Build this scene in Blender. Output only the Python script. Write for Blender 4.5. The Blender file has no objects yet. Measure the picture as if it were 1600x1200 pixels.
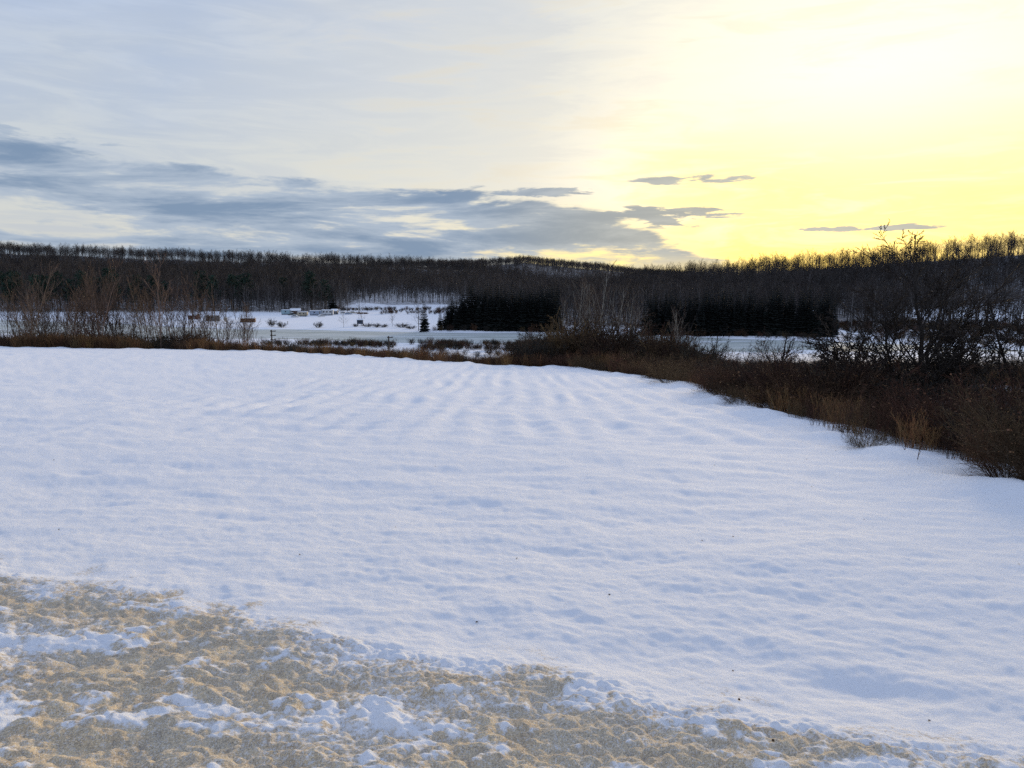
import bpy, math, random
import numpy as np
R = math.radians
scene = bpy.context.scene
C = scene.collection

# ------------------------------------------------------------------ camera
EYE = 1.7
PITCH = math.atan(170 / 1160)
cam_d = bpy.data.cameras.new('camera')
cam_d.sensor_width = 36.0
cam_d.lens = 36.0 * 1160 / 1600
cam_d.clip_start = 0.05
cam_d.clip_end = 20000
cam = bpy.data.objects.new('camera', cam_d)
C.objects.link(cam)
cam.location = (0, 0, EYE)
cam.rotation_euler = (math.pi / 2 - PITCH, 0, 0)
scene.camera = cam

# ------------------------------------------------------------------ exposure, sampling
scene.view_settings.view_transform = 'Standard'
scene.view_settings.look = 'None'
scene.view_settings.exposure = 0.0
scene.view_settings.gamma = 1.0
scene.view_settings.use_curve_mapping = False
scene.cycles.max_bounces = 5
scene.cycles.diffuse_bounces = 3
scene.cycles.glossy_bounces = 2
scene.cycles.use_denoising = False
scene.cycles.sample_clamp_indirect = 1.5
scene.cycles.sample_clamp_direct = 3.0

# ------------------------------------------------------------------ sun (veiled, low, ahead to the right)
SUN_EL, SUN_AZ = R(8.5), R(25.0)          # azimuth measured from +Y towards +X
SUN = (math.sin(SUN_AZ) * math.cos(SUN_EL), math.cos(SUN_AZ) * math.cos(SUN_EL), math.sin(SUN_EL))
sun_d = bpy.data.lights.new('sun', 'SUN')
sun_d.energy = 2.4
sun_d.angle = R(8)
sun_d.color = (1.0, 0.76, 0.42)
sun = bpy.data.objects.new('sun', sun_d)
C.objects.link(sun)
sun.rotation_euler = (math.pi / 2 - SUN_EL, 0, math.pi - SUN_AZ)   # lamp -Z runs away from the sun

# ------------------------------------------------------------------ sky
world = bpy.data.worlds.new('World')
scene.world = world
world.use_nodes = True
WT = world.node_tree
WT.nodes.clear()


class NB:
    """tiny node builder"""
    def __init__(s, nt):
        s.nt = nt

    def n(s, t, **kw):
        nd = s.nt.nodes.new(t)
        for k, v in kw.items():
            setattr(nd, k, v)
        return nd

    def link(s, a, b):
        s.nt.links.new(a, b)

    def put(s, sock, v):
        if hasattr(v, 'is_linked') or isinstance(v, bpy.types.NodeSocket):
            s.link(v, sock)
        else:
            sock.default_value = v

    def math(s, op, a, b=0.0, c=0.0, clamp=False):
        nd = s.n('ShaderNodeMath', operation=op, use_clamp=clamp)
        for i, v in enumerate((a, b, c)):
            s.put(nd.inputs[i], v)
        return nd.outputs[0]

    def vmath(s, op, a, b=(0, 0, 0)):
        nd = s.n('ShaderNodeVectorMath', operation=op)
        s.put(nd.inputs[0], a)
        s.put(nd.inputs[1], b)
        return nd.outputs['Value'] if op in ('DOT_PRODUCT', 'LENGTH') else nd.outputs[0]

    def noise(s, vec, scale, detail=4, rough=0.5, dist=0.0):
        nd = s.n('ShaderNodeTexNoise')
        s.put(nd.inputs['Vector'], vec)
        nd.inputs['Scale'].default_value = scale
        nd.inputs['Detail'].default_value = detail
        nd.inputs['Roughness'].default_value = rough
        nd.inputs['Distortion'].default_value = dist
        return nd.outputs['Fac']

    def ramp(s, v, lo, hi, a=0.0, b=1.0, smooth=True):
        nd = s.n('ShaderNodeMapRange', interpolation_type='SMOOTHSTEP' if smooth else 'LINEAR')
        s.put(nd.inputs['Value'], v)
        for k, x in (('From Min', lo), ('From Max', hi), ('To Min', a), ('To Max', b)):
            s.put(nd.inputs[k], x)
        return nd.outputs['Result']

    def mix(s, f, a, b):
        nd = s.n('ShaderNodeMix', data_type='RGBA')
        s.put(nd.inputs[0], f)
        for sock, v in ((nd.inputs[6], a), (nd.inputs[7], b)):
            s.put(sock, v if not isinstance(v, tuple) else (v[0], v[1], v[2], 1))
        return nd.outputs[2]


w = NB(WT)
tc = w.n('ShaderNodeTexCoord')
D = tc.outputs['Generated']
sep = w.n('ShaderNodeSeparateXYZ')
w.link(D, sep.inputs[0])
dx, dy, dz = sep.outputs
sky = w.n('ShaderNodeTexSky', sky_type='NISHITA')
sky.sun_disc = False
sky.sun_elevation = SUN_EL
sky.sun_rotation = SUN_AZ
sky.air_density = 1.0
sky.dust_density = 2.0
STR = 0.1


def k(c):           # veil and cloud radiance, undone by the Background strength
    return tuple(v / STR for v in c)


cosang = w.vmath('DOT_PRODUCT', D, SUN)
veil_n = w.noise(w.vmath('MULTIPLY', D, (2.2, 2.2, 7.0)), 1.6, 6, 0.55, 0.4)
veil_n2 = w.noise(w.vmath('MULTIPLY', D, (3.0, 2.0, 16.0)), 1.3, 5, 0.5, 0.2)
# veil away from the sun: cream at the horizon, pale grey, blue overhead
veil = w.mix(w.ramp(dz, 0.0, 0.16), k((0.74, 0.74, 0.68)), k((0.64, 0.69, 0.74)))
up_n = w.math('ADD', dz, w.math('MULTIPLY', w.math('SUBTRACT', veil_n, 0.5), 0.32))
veil = w.mix(w.ramp(up_n, 0.12, 0.40), veil, k((0.485, 0.60, 0.84)))
veil = w.mix(w.ramp(dz, 0.4, 1.0), veil, k((0.40, 0.52, 0.84)))
veil = w.mix(w.ramp(veil_n2, 0.50, 0.75, 0, 0.35), veil, k((0.74, 0.76, 0.76)))
# the veil lit through by the low sun
ga = w.math('ADD', cosang, w.math('MULTIPLY', w.math('SUBTRACT', veil_n, 0.5), 0.05))
ga = w.math('ADD', ga, w.math('MULTIPLY', w.math('SUBTRACT', veil_n2, 0.5), 0.05))
fine_n = w.noise(w.vmath('MULTIPLY', D, (4.0, 3.0, 26.0)), 1.7, 6, 0.6, 0.6)
ga = w.math('ADD', ga, w.math('MULTIPLY', w.math('SUBTRACT', fine_n, 0.5), -0.09))
gb = w.math('ADD', ga, w.math('MULTIPLY', w.math('SUBTRACT', 0.16, dz), 0.38))
veil = w.mix(w.ramp(fine_n, 0.38, 0.62, 0.0, 0.42), veil, k((0.43, 0.52, 0.69)))
veil = w.mix(w.ramp(gb, 0.62, 1.0, 0, 0.95, False), veil, k((0.86, 0.84, 0.74)))
veil = w.mix(w.ramp(ga, 0.915, 1.0, 0, 1, False), veil, k((1.12, 1.08, 0.88)))
wy_ = w.math('MULTIPLY', w.ramp(ga, 0.942, 1.0), w.ramp(dz, 0.25, 0.08))
wy_ = w.math('MAXIMUM', wy_, w.math('MULTIPLY', w.ramp(dz, 0.12, 0.01), w.ramp(ga, 0.80, 0.985, 0, 0.8)))
veil = w.mix(wy_, veil, k((1.18, 0.98, 0.24)))
veil = w.mix(w.math('MULTIPLY', w.ramp(fine_n, 0.52, 0.32, 0, 0.5), w.ramp(cosang, 0.7, 0.9)), veil, k((0.78, 0.72, 0.60)))
skymix = w.mix(0.88, sky.outputs[0], veil)
# low bank of darker broken cloud
cv = w.vmath('MULTIPLY', D, (3.2, 3.2, 21.0))
c1 = w.noise(cv, 1.25, 9, 0.62, 0.35)
c2_ = w.noise(w.vmath('MULTIPLY', D, (7.0, 7.0, 40.0)), 1.9, 7, 0.6, 0.3)
top = w.math('ADD', w.math('MULTIPLY', dx, -0.105), 0.106)
top = w.math('MULTIPLY', top, w.ramp(dx, 0.42, 0.05))
rel = w.math('SUBTRACT', top, dz)                       # >0 below the top of the bank
thr = w.ramp(rel, -0.030, 0.030, 0.78, 0.385)
c1b = w.math('ADD', c1, w.math('MULTIPLY', w.math('SUBTRACT', c2_, 0.5), 0.34))
bank = w.ramp(w.math('SUBTRACT', c1b, thr), -0.03, 0.09)
bank = w.math('MULTIPLY', bank, w.ramp(dz, 0.004, 0.03, 0.55, 1.0))


def streak(az, z, waz, wz):
    a = w.math('DIVIDE', w.math('SUBTRACT', w.math('ARCTAN2', dx, dy), az), waz)
    b = w.math('DIVIDE', w.math('SUBTRACT', dz, z), wz)
    d2 = w.math('ADD', w.math('MULTIPLY', a, a), w.math('MULTIPLY', b, b))
    fall = w.math('SUBTRACT', 1.15, d2)
    e = w.math('ADD', fall, w.math('MULTIPLY', w.math('SUBTRACT', c2_, 0.5), 8.0))
    return w.math('MULTIPLY', w.ramp(e, 0.15, 0.9), w.ramp(fall, -1.1, 0.0))


for s_ in ((R(13.0), 0.121, R(4.6), 0.0062), (R(3.2), 0.106, R(4.5), 0.006), (R(25.0), 0.056, R(6.0), 0.0042),
           (R(-38), 0.142, R(9), 0.018), (R(11.5), 0.075, R(5.5), 0.012)):
    bank = w.math('MAXIMUM', bank, streak(*s_))
dark = w.mix(w.ramp(c1, 0.42, 0.62), k((0.42, 0.50, 0.61)), k((0.19, 0.285, 0.43)))
dark = w.mix(w.ramp(cosang, 0.86, 0.99, 0, 0.45), dark, k((0.62, 0.55, 0.36)))
skymix = w.mix(w.math('MULTIPLY', bank, 0.93), skymix, dark)
bg = w.n('ShaderNodeBackground')
bg.inputs['Strength'].default_value = STR
w.link(skymix, bg.inputs['Color'])
wo = w.n('ShaderNodeOutputWorld')
w.link(bg.outputs[0], wo.inputs['Surface'])
world.cycles.sampling_method = 'MANUAL'
world.cycles.sample_map_resolution = 512

# ================================================================== helpers
rnd = random.Random(7)


def at(u, y):
    """x on the ground of a thing y metres out, seen in column u of the 1600 px photograph"""
    return (u - 800) / 1160 * y / 1.0


def _h(ix, iy, seed):
    h = (ix.astype(np.int64) * 374761393 + iy.astype(np.int64) * 668265263 + seed * 1442695041) & 0xffffffff
    h = ((h ^ (h >> 13)) * 1274126177) & 0xffffffff
    h = h ^ (h >> 16)
    return h


def gnoise(x, y, seed=0):
    x = np.asarray(x, float)
    y = np.asarray(y, float)
    ix, iy = np.floor(x), np.floor(y)
    fx, fy = x - ix, y - iy
    ux = fx * fx * fx * (fx * (fx * 6 - 15) + 10)
    uy = fy * fy * fy * (fy * (fy * 6 - 15) + 10)

    def g(ox, oy):
        a = _h(ix + ox, iy + oy, seed) * (2 * math.pi / 4294967296.0)
        return np.cos(a) * (fx - ox) + np.sin(a) * (fy - oy)
    a = g(0, 0) + ux * (g(1, 0) - g(0, 0))
    b = g(0, 1) + ux * (g(1, 1) - g(0, 1))
    return (a + uy * (b - a)) * 1.5


def fbm(x, y, seed=0, octv=3, gain=0.5):
    s, a = 0, 1.0
    for i in range(octv):
        s = s + a * gnoise(x * 2 ** i, y * 2 ** i, seed + 17 * i)
        a *= gain
    return s


def sstep(a, b, v):
    if a > b:
        return 1 - sstep(b, a, v)
    t = np.clip((np.asarray(v, float) - a) / (b - a), 0, 1)
    return t * t * (3 - 2 * t)


VAL = -23.3
YR = [0, 9.5, 11.6, 15, 19.5, 26, 31.6, 49, 56]
XR = [6.7, 6.55, 6.5, 6.75, 6.6, 7.2, 7.7, 4.2, -5]
XF = [-200, -100, -54, -29, -15, -5, 4.2, 20]
YF = [64, 72, 78, 85, 70, 57, 49, 40]


def outside(x, y):
    """metres beyond the edge of the snowy field"""
    a = x - np.interp(y, YR, XR)
    a = np.where(y > 56, -50, a)
    b = (y - np.interp(x, XF, YF)) * 0.85
    return np.maximum(a, b)


RIV0, RIVK = 290.0, -0.34


def river_d(x, y):
    c = RIV0 + RIVK * x + 9 * np.sin(x / 62.0 + 1.0) + 3 * np.sin(x / 19.0)
    return np.abs(y - c) * 0.94 - (30 + 5 * np.sin(x / 47.0))


def hills(x, y):
    # far left ridge
    crest = np.interp(x, [-1200, -690, -431, -172, -40, 60, 300], [38, 28, 20, 11, 5, -8, -20])
    yf = np.interp(x, [-300, -130, -105, -60], [515, 515, 575, 575])
    t = np.clip((y - yf) / (1000 - yf), 0, 1)
    lowc = crest - 13
    zl = np.interp(y, [0, 985], [0, 0]) + VAL + (lowc - VAL) * np.clip(t * 1.09, 0, 1) ** 1.05 + 13 * sstep(925, 988, y) - 0.03 * np.maximum(y - 1000, 0)
    # far centre hill
    cc = np.interp(x, [-500, -150, 39, 245, 420, 700], [5, 17, 24, 2, -10, -16])
    tc_ = np.clip((y - 1000) / 500, 0, 1)
    zc = VAL + (cc - VAL) * (tc_ * tc_ * (3 - 2 * tc_)) - 0.02 * np.maximum(y - 1500, 0)
    # right hill
    q = (x - 163) * -0.725 + (y - 950) * -0.69
    tt = (x - 163) * 0.69 + (y - 950) * -0.725
    zr_c = np.interp(tt, [-300, 0, 210, 414, 700], [-20, -8, 6, 19, 28])
    f = np.clip(1 - q / 340, 0, 1)
    zr = VAL + (np.maximum(zr_c - 12, VAL) - VAL) * (f * f * (3 - 2 * f)) + np.minimum(12, zr_c - VAL) * sstep(66, 8, q) - 0.02 * np.maximum(-q, 0)
    h = np.maximum(np.maximum(zl, zr), zc)
    return np.maximum(h, VAL)


def base_h(x, y):
    x = np.asarray(x, float)
    y = np.asarray(y, float)
    yy = np.maximum(y, -4.0)
    p = -0.088 * yy - 0.02 * np.clip(x, -60, 60)
    o = outside(x, y)
    p = p - 2.2 * sstep(0, 45, o) - 0.5 * sstep(0.3, 4, o)
    p = p + 0.35 * fbm(x / 13, y / 13, 5, 2) * sstep(0.5, 8, o)
    dv = p - VAL
    z = VAL + np.where(dv > 6, dv, np.where(dv < -6, 0, (dv + 6) ** 2 / 24))
    z = np.where(y > 180, np.maximum(z, hills(x, y)), z)
    z = z + 0.35 * gnoise(x / 31, y / 31, 9) * sstep(150, 240, y) + 2.5 * gnoise(x / 120, y / 120, 3) * sstep(560, 800, y) + 2.2 * gnoise(x / 38, y / 38, 4) * sstep(600, 800, y)
    z = z - 0.9 * (1 - sstep(-3, 2.5, river_d(x, y)))
    return z


def bank_d(x, y):
    d = (3.78 - 0.38 * x - y) / 1.07
    return d + 0.16 * gnoise(x / 0.9, y / 0.9, 21) + 0.06 * gnoise(x / 0.25, y / 0.25, 22)


def detail_h(x, y):
    """snow relief of the field and the ploughed, sanded shoulder; returns height and sand cover"""
    r = np.hypot(x, y)
    o = outside(x, y)
    near = 1 - sstep(70, 140, r)
    h = 0.075 * fbm(x / 5.5, y / 4.5, 31, 2) + (0.025 + 0.016 * sstep(7, 16, y)) * fbm(x / 1.5 + 0.2 * y, y / 0.8, 33, 3)
    h = h + 0.012 * fbm(x / 0.50, y / 0.28, 35, 3)
    h = h + 0.0048 * gnoise(x / 0.07, y / 0.06, 36) * (1 - sstep(6, 14, r)) + 0.005 * gnoise(x / 0.14, y / 0.10, 39) * (1 - sstep(14, 30, r))
    # old crop rows under the snow
    wx = x + 0.30 * gnoise(x / 3, y / 5, 37) + 0.06 * gnoise(x / 0.8, y / 1.2, 45) - 0.0011 * np.maximum(0, 30 - y) ** 2 * sstep(2, 7, x)
    rowm = sstep(9, 18, y) * sstep(-16, -4, x) * (0.28 + 1.25 * np.clip(gnoise(x / 1.7, y / 4, 38) + 0.22, 0, 1)) * (1 - sstep(-2.5, 0.5, o))
    h = h + 0.040 * np.cos(2 * math.pi * wx / 0.80) * rowm + 0.02 * fbm(x / 0.7, y / 1.3, 44, 2) * rowm
    # sagged hollows
    pit = np.clip(gnoise(x / 0.55, y / 0.5, 41) - 0.42, 0, 1)
    h = h - 0.05 * pit * (1 - rowm)
    pit2 = np.clip(gnoise(x / 1.6 + 7, y / 1.1, 42) - 0.40, 0, 1)
    h = h - 0.055 * pit2 * sstep(3.0, 6.0, y)
    # drifts against the weeds
    h = h + 0.16 * np.exp(-((o + 0.5) / 0.55) ** 2) * np.clip(0.3 + 1.4 * gnoise(x / 1.9, y / 1.9, 43), 0, 1.2)
    h = h * near
    # shoulder
    d = bank_d(x, y)
    inb = sstep(-0.10, 0.35, d)
    trough = np.exp(-((d + 0.33) / 0.20) ** 2) * np.clip(0.5 + gnoise(x / 1.0, y / 1.0, 51), 0, 1)
    big = fbm(x / 0.34, y / 0.20, 52, 3)
    mid = fbm(x / 0.15, y / 0.11, 53, 2)
    fine = gnoise(x / 0.040, y / 0.035, 55) + 0.55 * gnoise(x / 0.02, y / 0.02, 56)
    sml = gnoise(x / 0.06, y / 0.05, 59)
    rough = 0.022 * big + 0.024 * np.abs(mid) - 0.006 * mid + 0.014 * np.abs(sml) + 0.006 * fine
    h = h * (1 - inb * 0.8) + inb * (0.035 + rough) - 0.045 * trough
    clump = sstep(0.05, 0.85, 0.60 * big + 0.50 * mid + 0.45 * sml + 0.95 * gnoise(x / 0.8, y / 0.32, 58))
    sand = sstep(-0.22, 0.65, d + 0.38 * gnoise(x / 0.4, y / 0.25, 57)) * (1 - 0.85 * clump)
    sand = sand * np.clip(0.92 + 0.7 * gnoise(x / 1.1 + 3, y / 0.5, 61), 0.3, 1.0)
    sand = np.where(y < -0.5, 0.6, sand)
    return h, sand


def H(x, y):
    x = np.atleast_1d(np.asarray(x, float))
    y = np.atleast_1d(np.asarray(y, float))
    return base_h(x, y) + detail_h(x, y)[0]


def H1(x, y):
    return float(H(x, y)[0])


def mesh_np(name, V, F, smooth=False):
    """V (n,3), F (m,3) or (m,4) int array"""
    me = bpy.data.meshes.new(name)
    V = np.asarray(V, np.float32)
    F = np.asarray(F, np.int32)
    me.vertices.add(len(V))
    me.vertices.foreach_set('co', V.ravel())
    kk = F.shape[1]
    me.loops.add(F.size)
    me.loops.foreach_set('vertex_index', F.ravel())
    me.polygons.add(len(F))
    me.polygons.foreach_set('loop_start', np.arange(0, F.size, kk, dtype=np.int32))
    me.polygons.foreach_set('loop_total', np.full(len(F), kk, np.int32))
    if smooth:
        me.polygons.foreach_set('use_smooth', np.ones(len(F), bool))
    me.update(calc_edges=True)
    return me


def obj(name, me, mat=None, parent=None, loc=(0, 0, 0), rot=(0, 0, 0), scale=None, link=True):
    if mat and not me.materials:
        me.materials.append(mat)
    o = bpy.data.objects.new(name, me)
    o.location = loc
    o.rotation_euler = rot
    if scale:
        o.scale = scale
    if parent:
        o.parent = parent
    if link:
        C.objects.link(o)
    return o


def tag(o, label, cat, group=None):
    o['label'] = label
    o['category'] = cat
    if group:
        o['group'] = group
    return o


def empty(name, loc, rz=0.0, sc=1.0):
    o = bpy.data.objects.new(name, None)
    o.empty_display_size = 0.2
    o.location = loc
    o.rotation_euler = (0, 0, rz)
    o.scale = (sc,) * 3 if not isinstance(sc, tuple) else sc
    C.objects.link(o)
    return o


# ------------------------------------------------------------------ materials
def mat(name, col, rough=0.8, var=0.0, vscale=3.0, rand=0.0, spec=0.3, col2=None, coord='Object', bump=0.0):
    m = bpy.data.materials.new(name)
    m.use_nodes = True
    b = NB(m.node_tree)
    p = m.node_tree.nodes['Principled BSDF']
    p.inputs['Roughness'].default_value = rough
    p.inputs['Specular IOR Level'].default_value = spec
    tcx = b.n('ShaderNodeTexCoord')
    c = (col[0], col[1], col[2], 1)
    fac = b.noise(tcx.outputs[coord], vscale, 4, 0.6)
    c2 = col2 or tuple(v * (1 - var) for v in col)
    out = b.mix(b.ramp(fac, 0.35, 0.65), tuple(col), tuple(c2))
    if rand:
        oi = b.n('ShaderNodeObjectInfo')
        hsv = b.n('ShaderNodeHueSaturation')
        b.link(out, hsv.inputs['Color'])
        b.link(b.ramp(oi.outputs['Random'], 0, 1, 1 - rand, 1 + rand, False), hsv.inputs['Value'])
        b.link(b.ramp(b.math('FRACT', b.math('MULTIPLY', oi.outputs['Random'], 7.31)), 0, 1, 0.5 - 0.03 * rand, 0.5 + 0.03 * rand, False), hsv.inputs['Hue'])
        out = hsv.outputs[0]
    b.link(out, p.inputs['Base Color'])
    if bump:
        bp = b.n('ShaderNodeBump')
        bp.inputs['Strength'].default_value = bump
        b.link(b.noise(tcx.outputs[coord], vscale * 4, 3), bp.inputs['Height'])
        b.link(bp.outputs[0], p.inputs['Normal'])
    return m


M = {
    'bark_dark': mat('bark_dark', (0.040, 0.033, 0.029), 0.9, 0.4, 6, 0.2),
    'twig_dark': mat('twig_dark', (0.035, 0.026, 0.021), 0.9, 0.3, 2, 0.25),
    'bark_forest': mat('bark_forest', (0.125, 0.115, 0.11), 0.9, 0.5, 0.6, 0.6),
    'twig_forest': mat('twig_forest', (0.052, 0.041, 0.038), 0.9, 0.35, 0.3, 0.5),
    'bark_pale': mat('bark_pale', (0.34, 0.31, 0.26), 0.85, 0.45, 2.5, 0.2),
    'twig_pale': mat('twig_pale', (0.10, 0.066, 0.052), 0.9, 0.3, 1, 0.25),
    'bark_sapling': mat('bark_sapling', (0.17, 0.115, 0.085), 0.9, 0.45, 2, 0.4),
    'twig_sapling': mat('twig_sapling', (0.125, 0.08, 0.058), 0.9, 0.35, 1, 0.3),
    'stem_brown': mat('stem_brown', (0.078, 0.035, 0.019), 0.9, 0.4, 4, 0.6),
    'stem_tan': mat('stem_tan', (0.10, 0.060, 0.028), 0.9, 0.4, 4, 0.6),
    'stem_grey': mat('stem_grey', (0.036, 0.031, 0.024), 0.9, 0.4, 4, 0.3),
    'dry_leaf': mat('dry_leaf', (0.17, 0.085, 0.04), 0.8, 0.5, 8, 0.3, col2=(0.10, 0.045, 0.022)),
    'weed_rust': mat('weed_rust', (0.24, 0.105, 0.04), 0.9, 0.4, 3, 0.4, col2=(0.19, 0.125, 0.05)),
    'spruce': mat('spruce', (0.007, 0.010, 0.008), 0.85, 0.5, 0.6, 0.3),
    'pine': mat('pine', (0.03, 0.062, 0.042), 0.85, 0.5, 0.4, 0.3),
    'pole_wood': mat('pole_wood', (0.07, 0.055, 0.045), 0.9, 0.4, 5),
    'glassy': mat('window_glass', (0.02, 0.022, 0.026), 0.15, 0.2, 3, spec=0.5),
    'rubber': mat('rubber', (0.02, 0.02, 0.02), 0.8, 0.2, 8),
    'roof_snow': mat('roof_snow', (0.84, 0.86, 0.9), 0.7, 0.05, 2),
    'insulator': mat('insulator', (0.25, 0.27, 0.28), 0.3, 0.2, 8),
    'steel': mat('steel', (0.42, 0.42, 0.42), 0.4, 0.2, 5),
}
for nm, c in (('white', (0.62, 0.63, 0.64)), ('teal', (0.30, 0.42, 0.47)), ('bluegrey', (0.34, 0.40, 0.50)), ('tan', (0.42, 0.36, 0.26)),
              ('brown', (0.09, 0.055, 0.038)), ('darkgreen', (0.035, 0.06, 0.06)), ('grey', (0.2, 0.19, 0.18)), ('cream', (0.55, 0.52, 0.44)),
              ('navy', (0.05, 0.07, 0.11)), ('rust', (0.16, 0.065, 0.035)), ('red', (0.11, 0.04, 0.04))):
    M['p_' + nm] = mat('paint_' + nm, c, 0.6, 0.25, 1.5)

# snow ground
gm = bpy.data.materials.new('snow')
gm.use_nodes = True
g = NB(gm.node_tree)
gp = gm.node_tree.nodes['Principled BSDF']
geo = g.n('ShaderNodeNewGeometry')
P3 = geo.outputs['Position']
a_s = g.n('ShaderNodeAttribute', attribute_name='sand')
a_f = g.n('ShaderNodeAttribute', attribute_name='litter_shade')
n_f = g.noise(P3, 42, 6, 0.75)
n_g = g.noise(P3, 170, 3, 0.7)
n_m = g.noise(P3, 9, 5, 0.65)
snow = g.mix(g.ramp(g.noise(P3, 1.3, 4, 0.6), 0.35, 0.7), (0.865, 0.88, 0.915), (0.89, 0.895, 0.915))
cov = g.math('ADD', a_s.outputs['Fac'], g.math('MULTIPLY', g.math('SUBTRACT', n_f, 0.5), 2.4))
cov = g.math('ADD', cov, g.math('MULTIPLY', g.math('SUBTRACT', n_m, 0.5), 0.9))
cov = g.math('MULTIPLY', g.ramp(cov, 0.22, 0.88), g.ramp(a_s.outputs['Fac'], 0.02, 0.3))
sandc = g.mix(g.ramp(n_m, 0.35, 0.65), (0.78, 0.59, 0.32), (0.58, 0.42, 0.22))
sandc = g.mix(g.ramp(g.noise(P3, 3.0, 3), 0.42, 0.62), sandc, (0.62, 0.49, 0.30))
grain = g.ramp(n_g, 0.54, 0.66)
sandc = g.mix(g.math('MULTIPLY', grain, 0.85), sandc, (0.09, 0.065, 0.04))
vor = g.n('ShaderNodeTexVoronoi')
vor.inputs['Scale'].default_value = 210
g.link(P3, vor.inputs['Vector'])
vs = g.n('ShaderNodeSeparateColor')
g.link(vor.outputs['Color'], vs.inputs[0])
hs = g.n('ShaderNodeHueSaturation')
g.link(sandc, hs.inputs['Color'])
g.link(g.ramp(vs.outputs[0], 0, 1, 0.62, 1.25, False), hs.inputs['Value'])
sandc = g.mix(g.ramp(vs.outputs[1], 0.82, 0.88, 0, 0.6), hs.outputs[0], (0.78, 0.76, 0.73))
sandc = g.mix(g.ramp(g.noise(P3, 14, 5, 0.7), 0.56, 0.70, 0, 0.6), sandc, (0.20, 0.135, 0.075))
colr = g.mix(g.math('MULTIPLY', cov, 0.83), snow, sandc)
grit = g.math('MULTIPLY', g.ramp(g.noise(P3, 190, 2, 0.5), 0.69, 0.75), g.ramp(a_s.outputs['Fac'], 0.0, 0.15))
colr = g.mix(g.math('MULTIPLY', grit, 0.8), colr, (0.07, 0.05, 0.035))
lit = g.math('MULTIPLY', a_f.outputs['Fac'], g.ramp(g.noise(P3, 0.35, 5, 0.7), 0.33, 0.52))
colr = g.mix(g.math('MULTIPLY', lit, 0.92), colr, (0.075, 0.055, 0.04))  # leaf litter colour, also painting in the shade at the hedgerow's base
g.link(colr, gp.inputs['Base Color'])
gp.inputs['Roughness'].default_value = 0.85
gp.inputs['Specular IOR Level'].default_value = 0.05
b1 = g.n('ShaderNodeBump')
b1.inputs['Strength'].default_value = 0.8
b1.inputs['Distance'].default_value = 0.012
g.link(g.noise(P3, 40, 5, 0.7), b1.inputs['Height'])
b2 = g.n('ShaderNodeBump')
b2.inputs['Strength'].default_value = 0.6
b2.inputs['Distance'].default_value = 0.008
g.link(n_g, b2.inputs['Height'])
g.link(b1.outputs[0], b2.inputs['Normal'])
g.link(b2.outputs[0], gp.inputs['Normal'])

# ================================================================== ground: one sheet from underfoot to the horizon
rows = np.linspace(1275, 552, 430)
s_r = np.tan(PITCH + np.arctan((rows - 600) / 1160))
ring = EYE / (s_r - 0.088)
ring = ring[ring < 60]
far = [60.0]
while far[-1] < 4200:
    far.append(far[-1] * 1.011 if far[-1] < 1800 else far[-1] * 1.1)
ring = np.concatenate([[0.25, 0.6, 1.0, 1.4], ring[ring > 1.6], far])
ring = np.unique(ring)
ang = np.concatenate([np.linspace(-180, -46, 60)[:-1], np.linspace(-46, 46, 640), np.linspace(46, 180, 60)[1:-1]])
ar = np.radians(ang)
RR, AA = np.meshgrid(ring, ar, indexing='ij')
X, Y = RR * np.sin(AA), RR * np.cos(AA)
dh, sand = detail_h(X, Y)
Z = base_h(X, Y) + dh
nr, na = X.shape
V = np.stack([X, Y, Z], -1).reshape(-1, 3)
i0 = (np.arange(nr - 1)[:, None] * na + np.arange(na)[None, :])
j1 = np.roll(np.arange(na), -1)
i1 = (np.arange(nr - 1)[:, None] * na + j1[None, :])
F = np.stack([i0, i1, i1 + na, i0 + na], -1).reshape(-1, 4)[:, ::-1]
V = np.vstack([V, [[0, 0, float(Z[0].mean())]]])
gme = mesh_np('ground', V, F, True)
# centre cap
_a=(X/np.maximum(Y,1)).ravel(); _x=X.ravel(); _y=Y.ravel()
litter_shade_v = sstep(505, 530, _y) * (1-((_x>-125)&(_x<-38)&(_y<608))) * (1-0.35*((_x>-130)&(_x<70)&(_y<900))-0.3*(_a>0.58)) + 1.0*sstep(0,12,_y-np.interp(_x,[-40,-5,20,60,150,232],[600,440,372,352,345,345]))*(_x>-38)*(_y<530)*(1-((_x>232)&(_x<345)&(_y<468))) + 1.0 * sstep(0.25, 1.4, outside(X, Y)).ravel() * np.where(X.ravel() > 0, 1.0, 0.55) * (1 - sstep(150, 230, Y.ravel()))  # last term: fallen leaves, deepened to paint the shade under the hedgerow
for nm, arr in (('sand', sand.ravel()), ('litter_shade', np.clip(litter_shade_v, 0, 1))):
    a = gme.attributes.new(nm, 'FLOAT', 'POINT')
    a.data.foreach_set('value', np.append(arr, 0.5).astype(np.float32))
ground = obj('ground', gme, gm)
ground['kind'] = 'structure'

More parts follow.
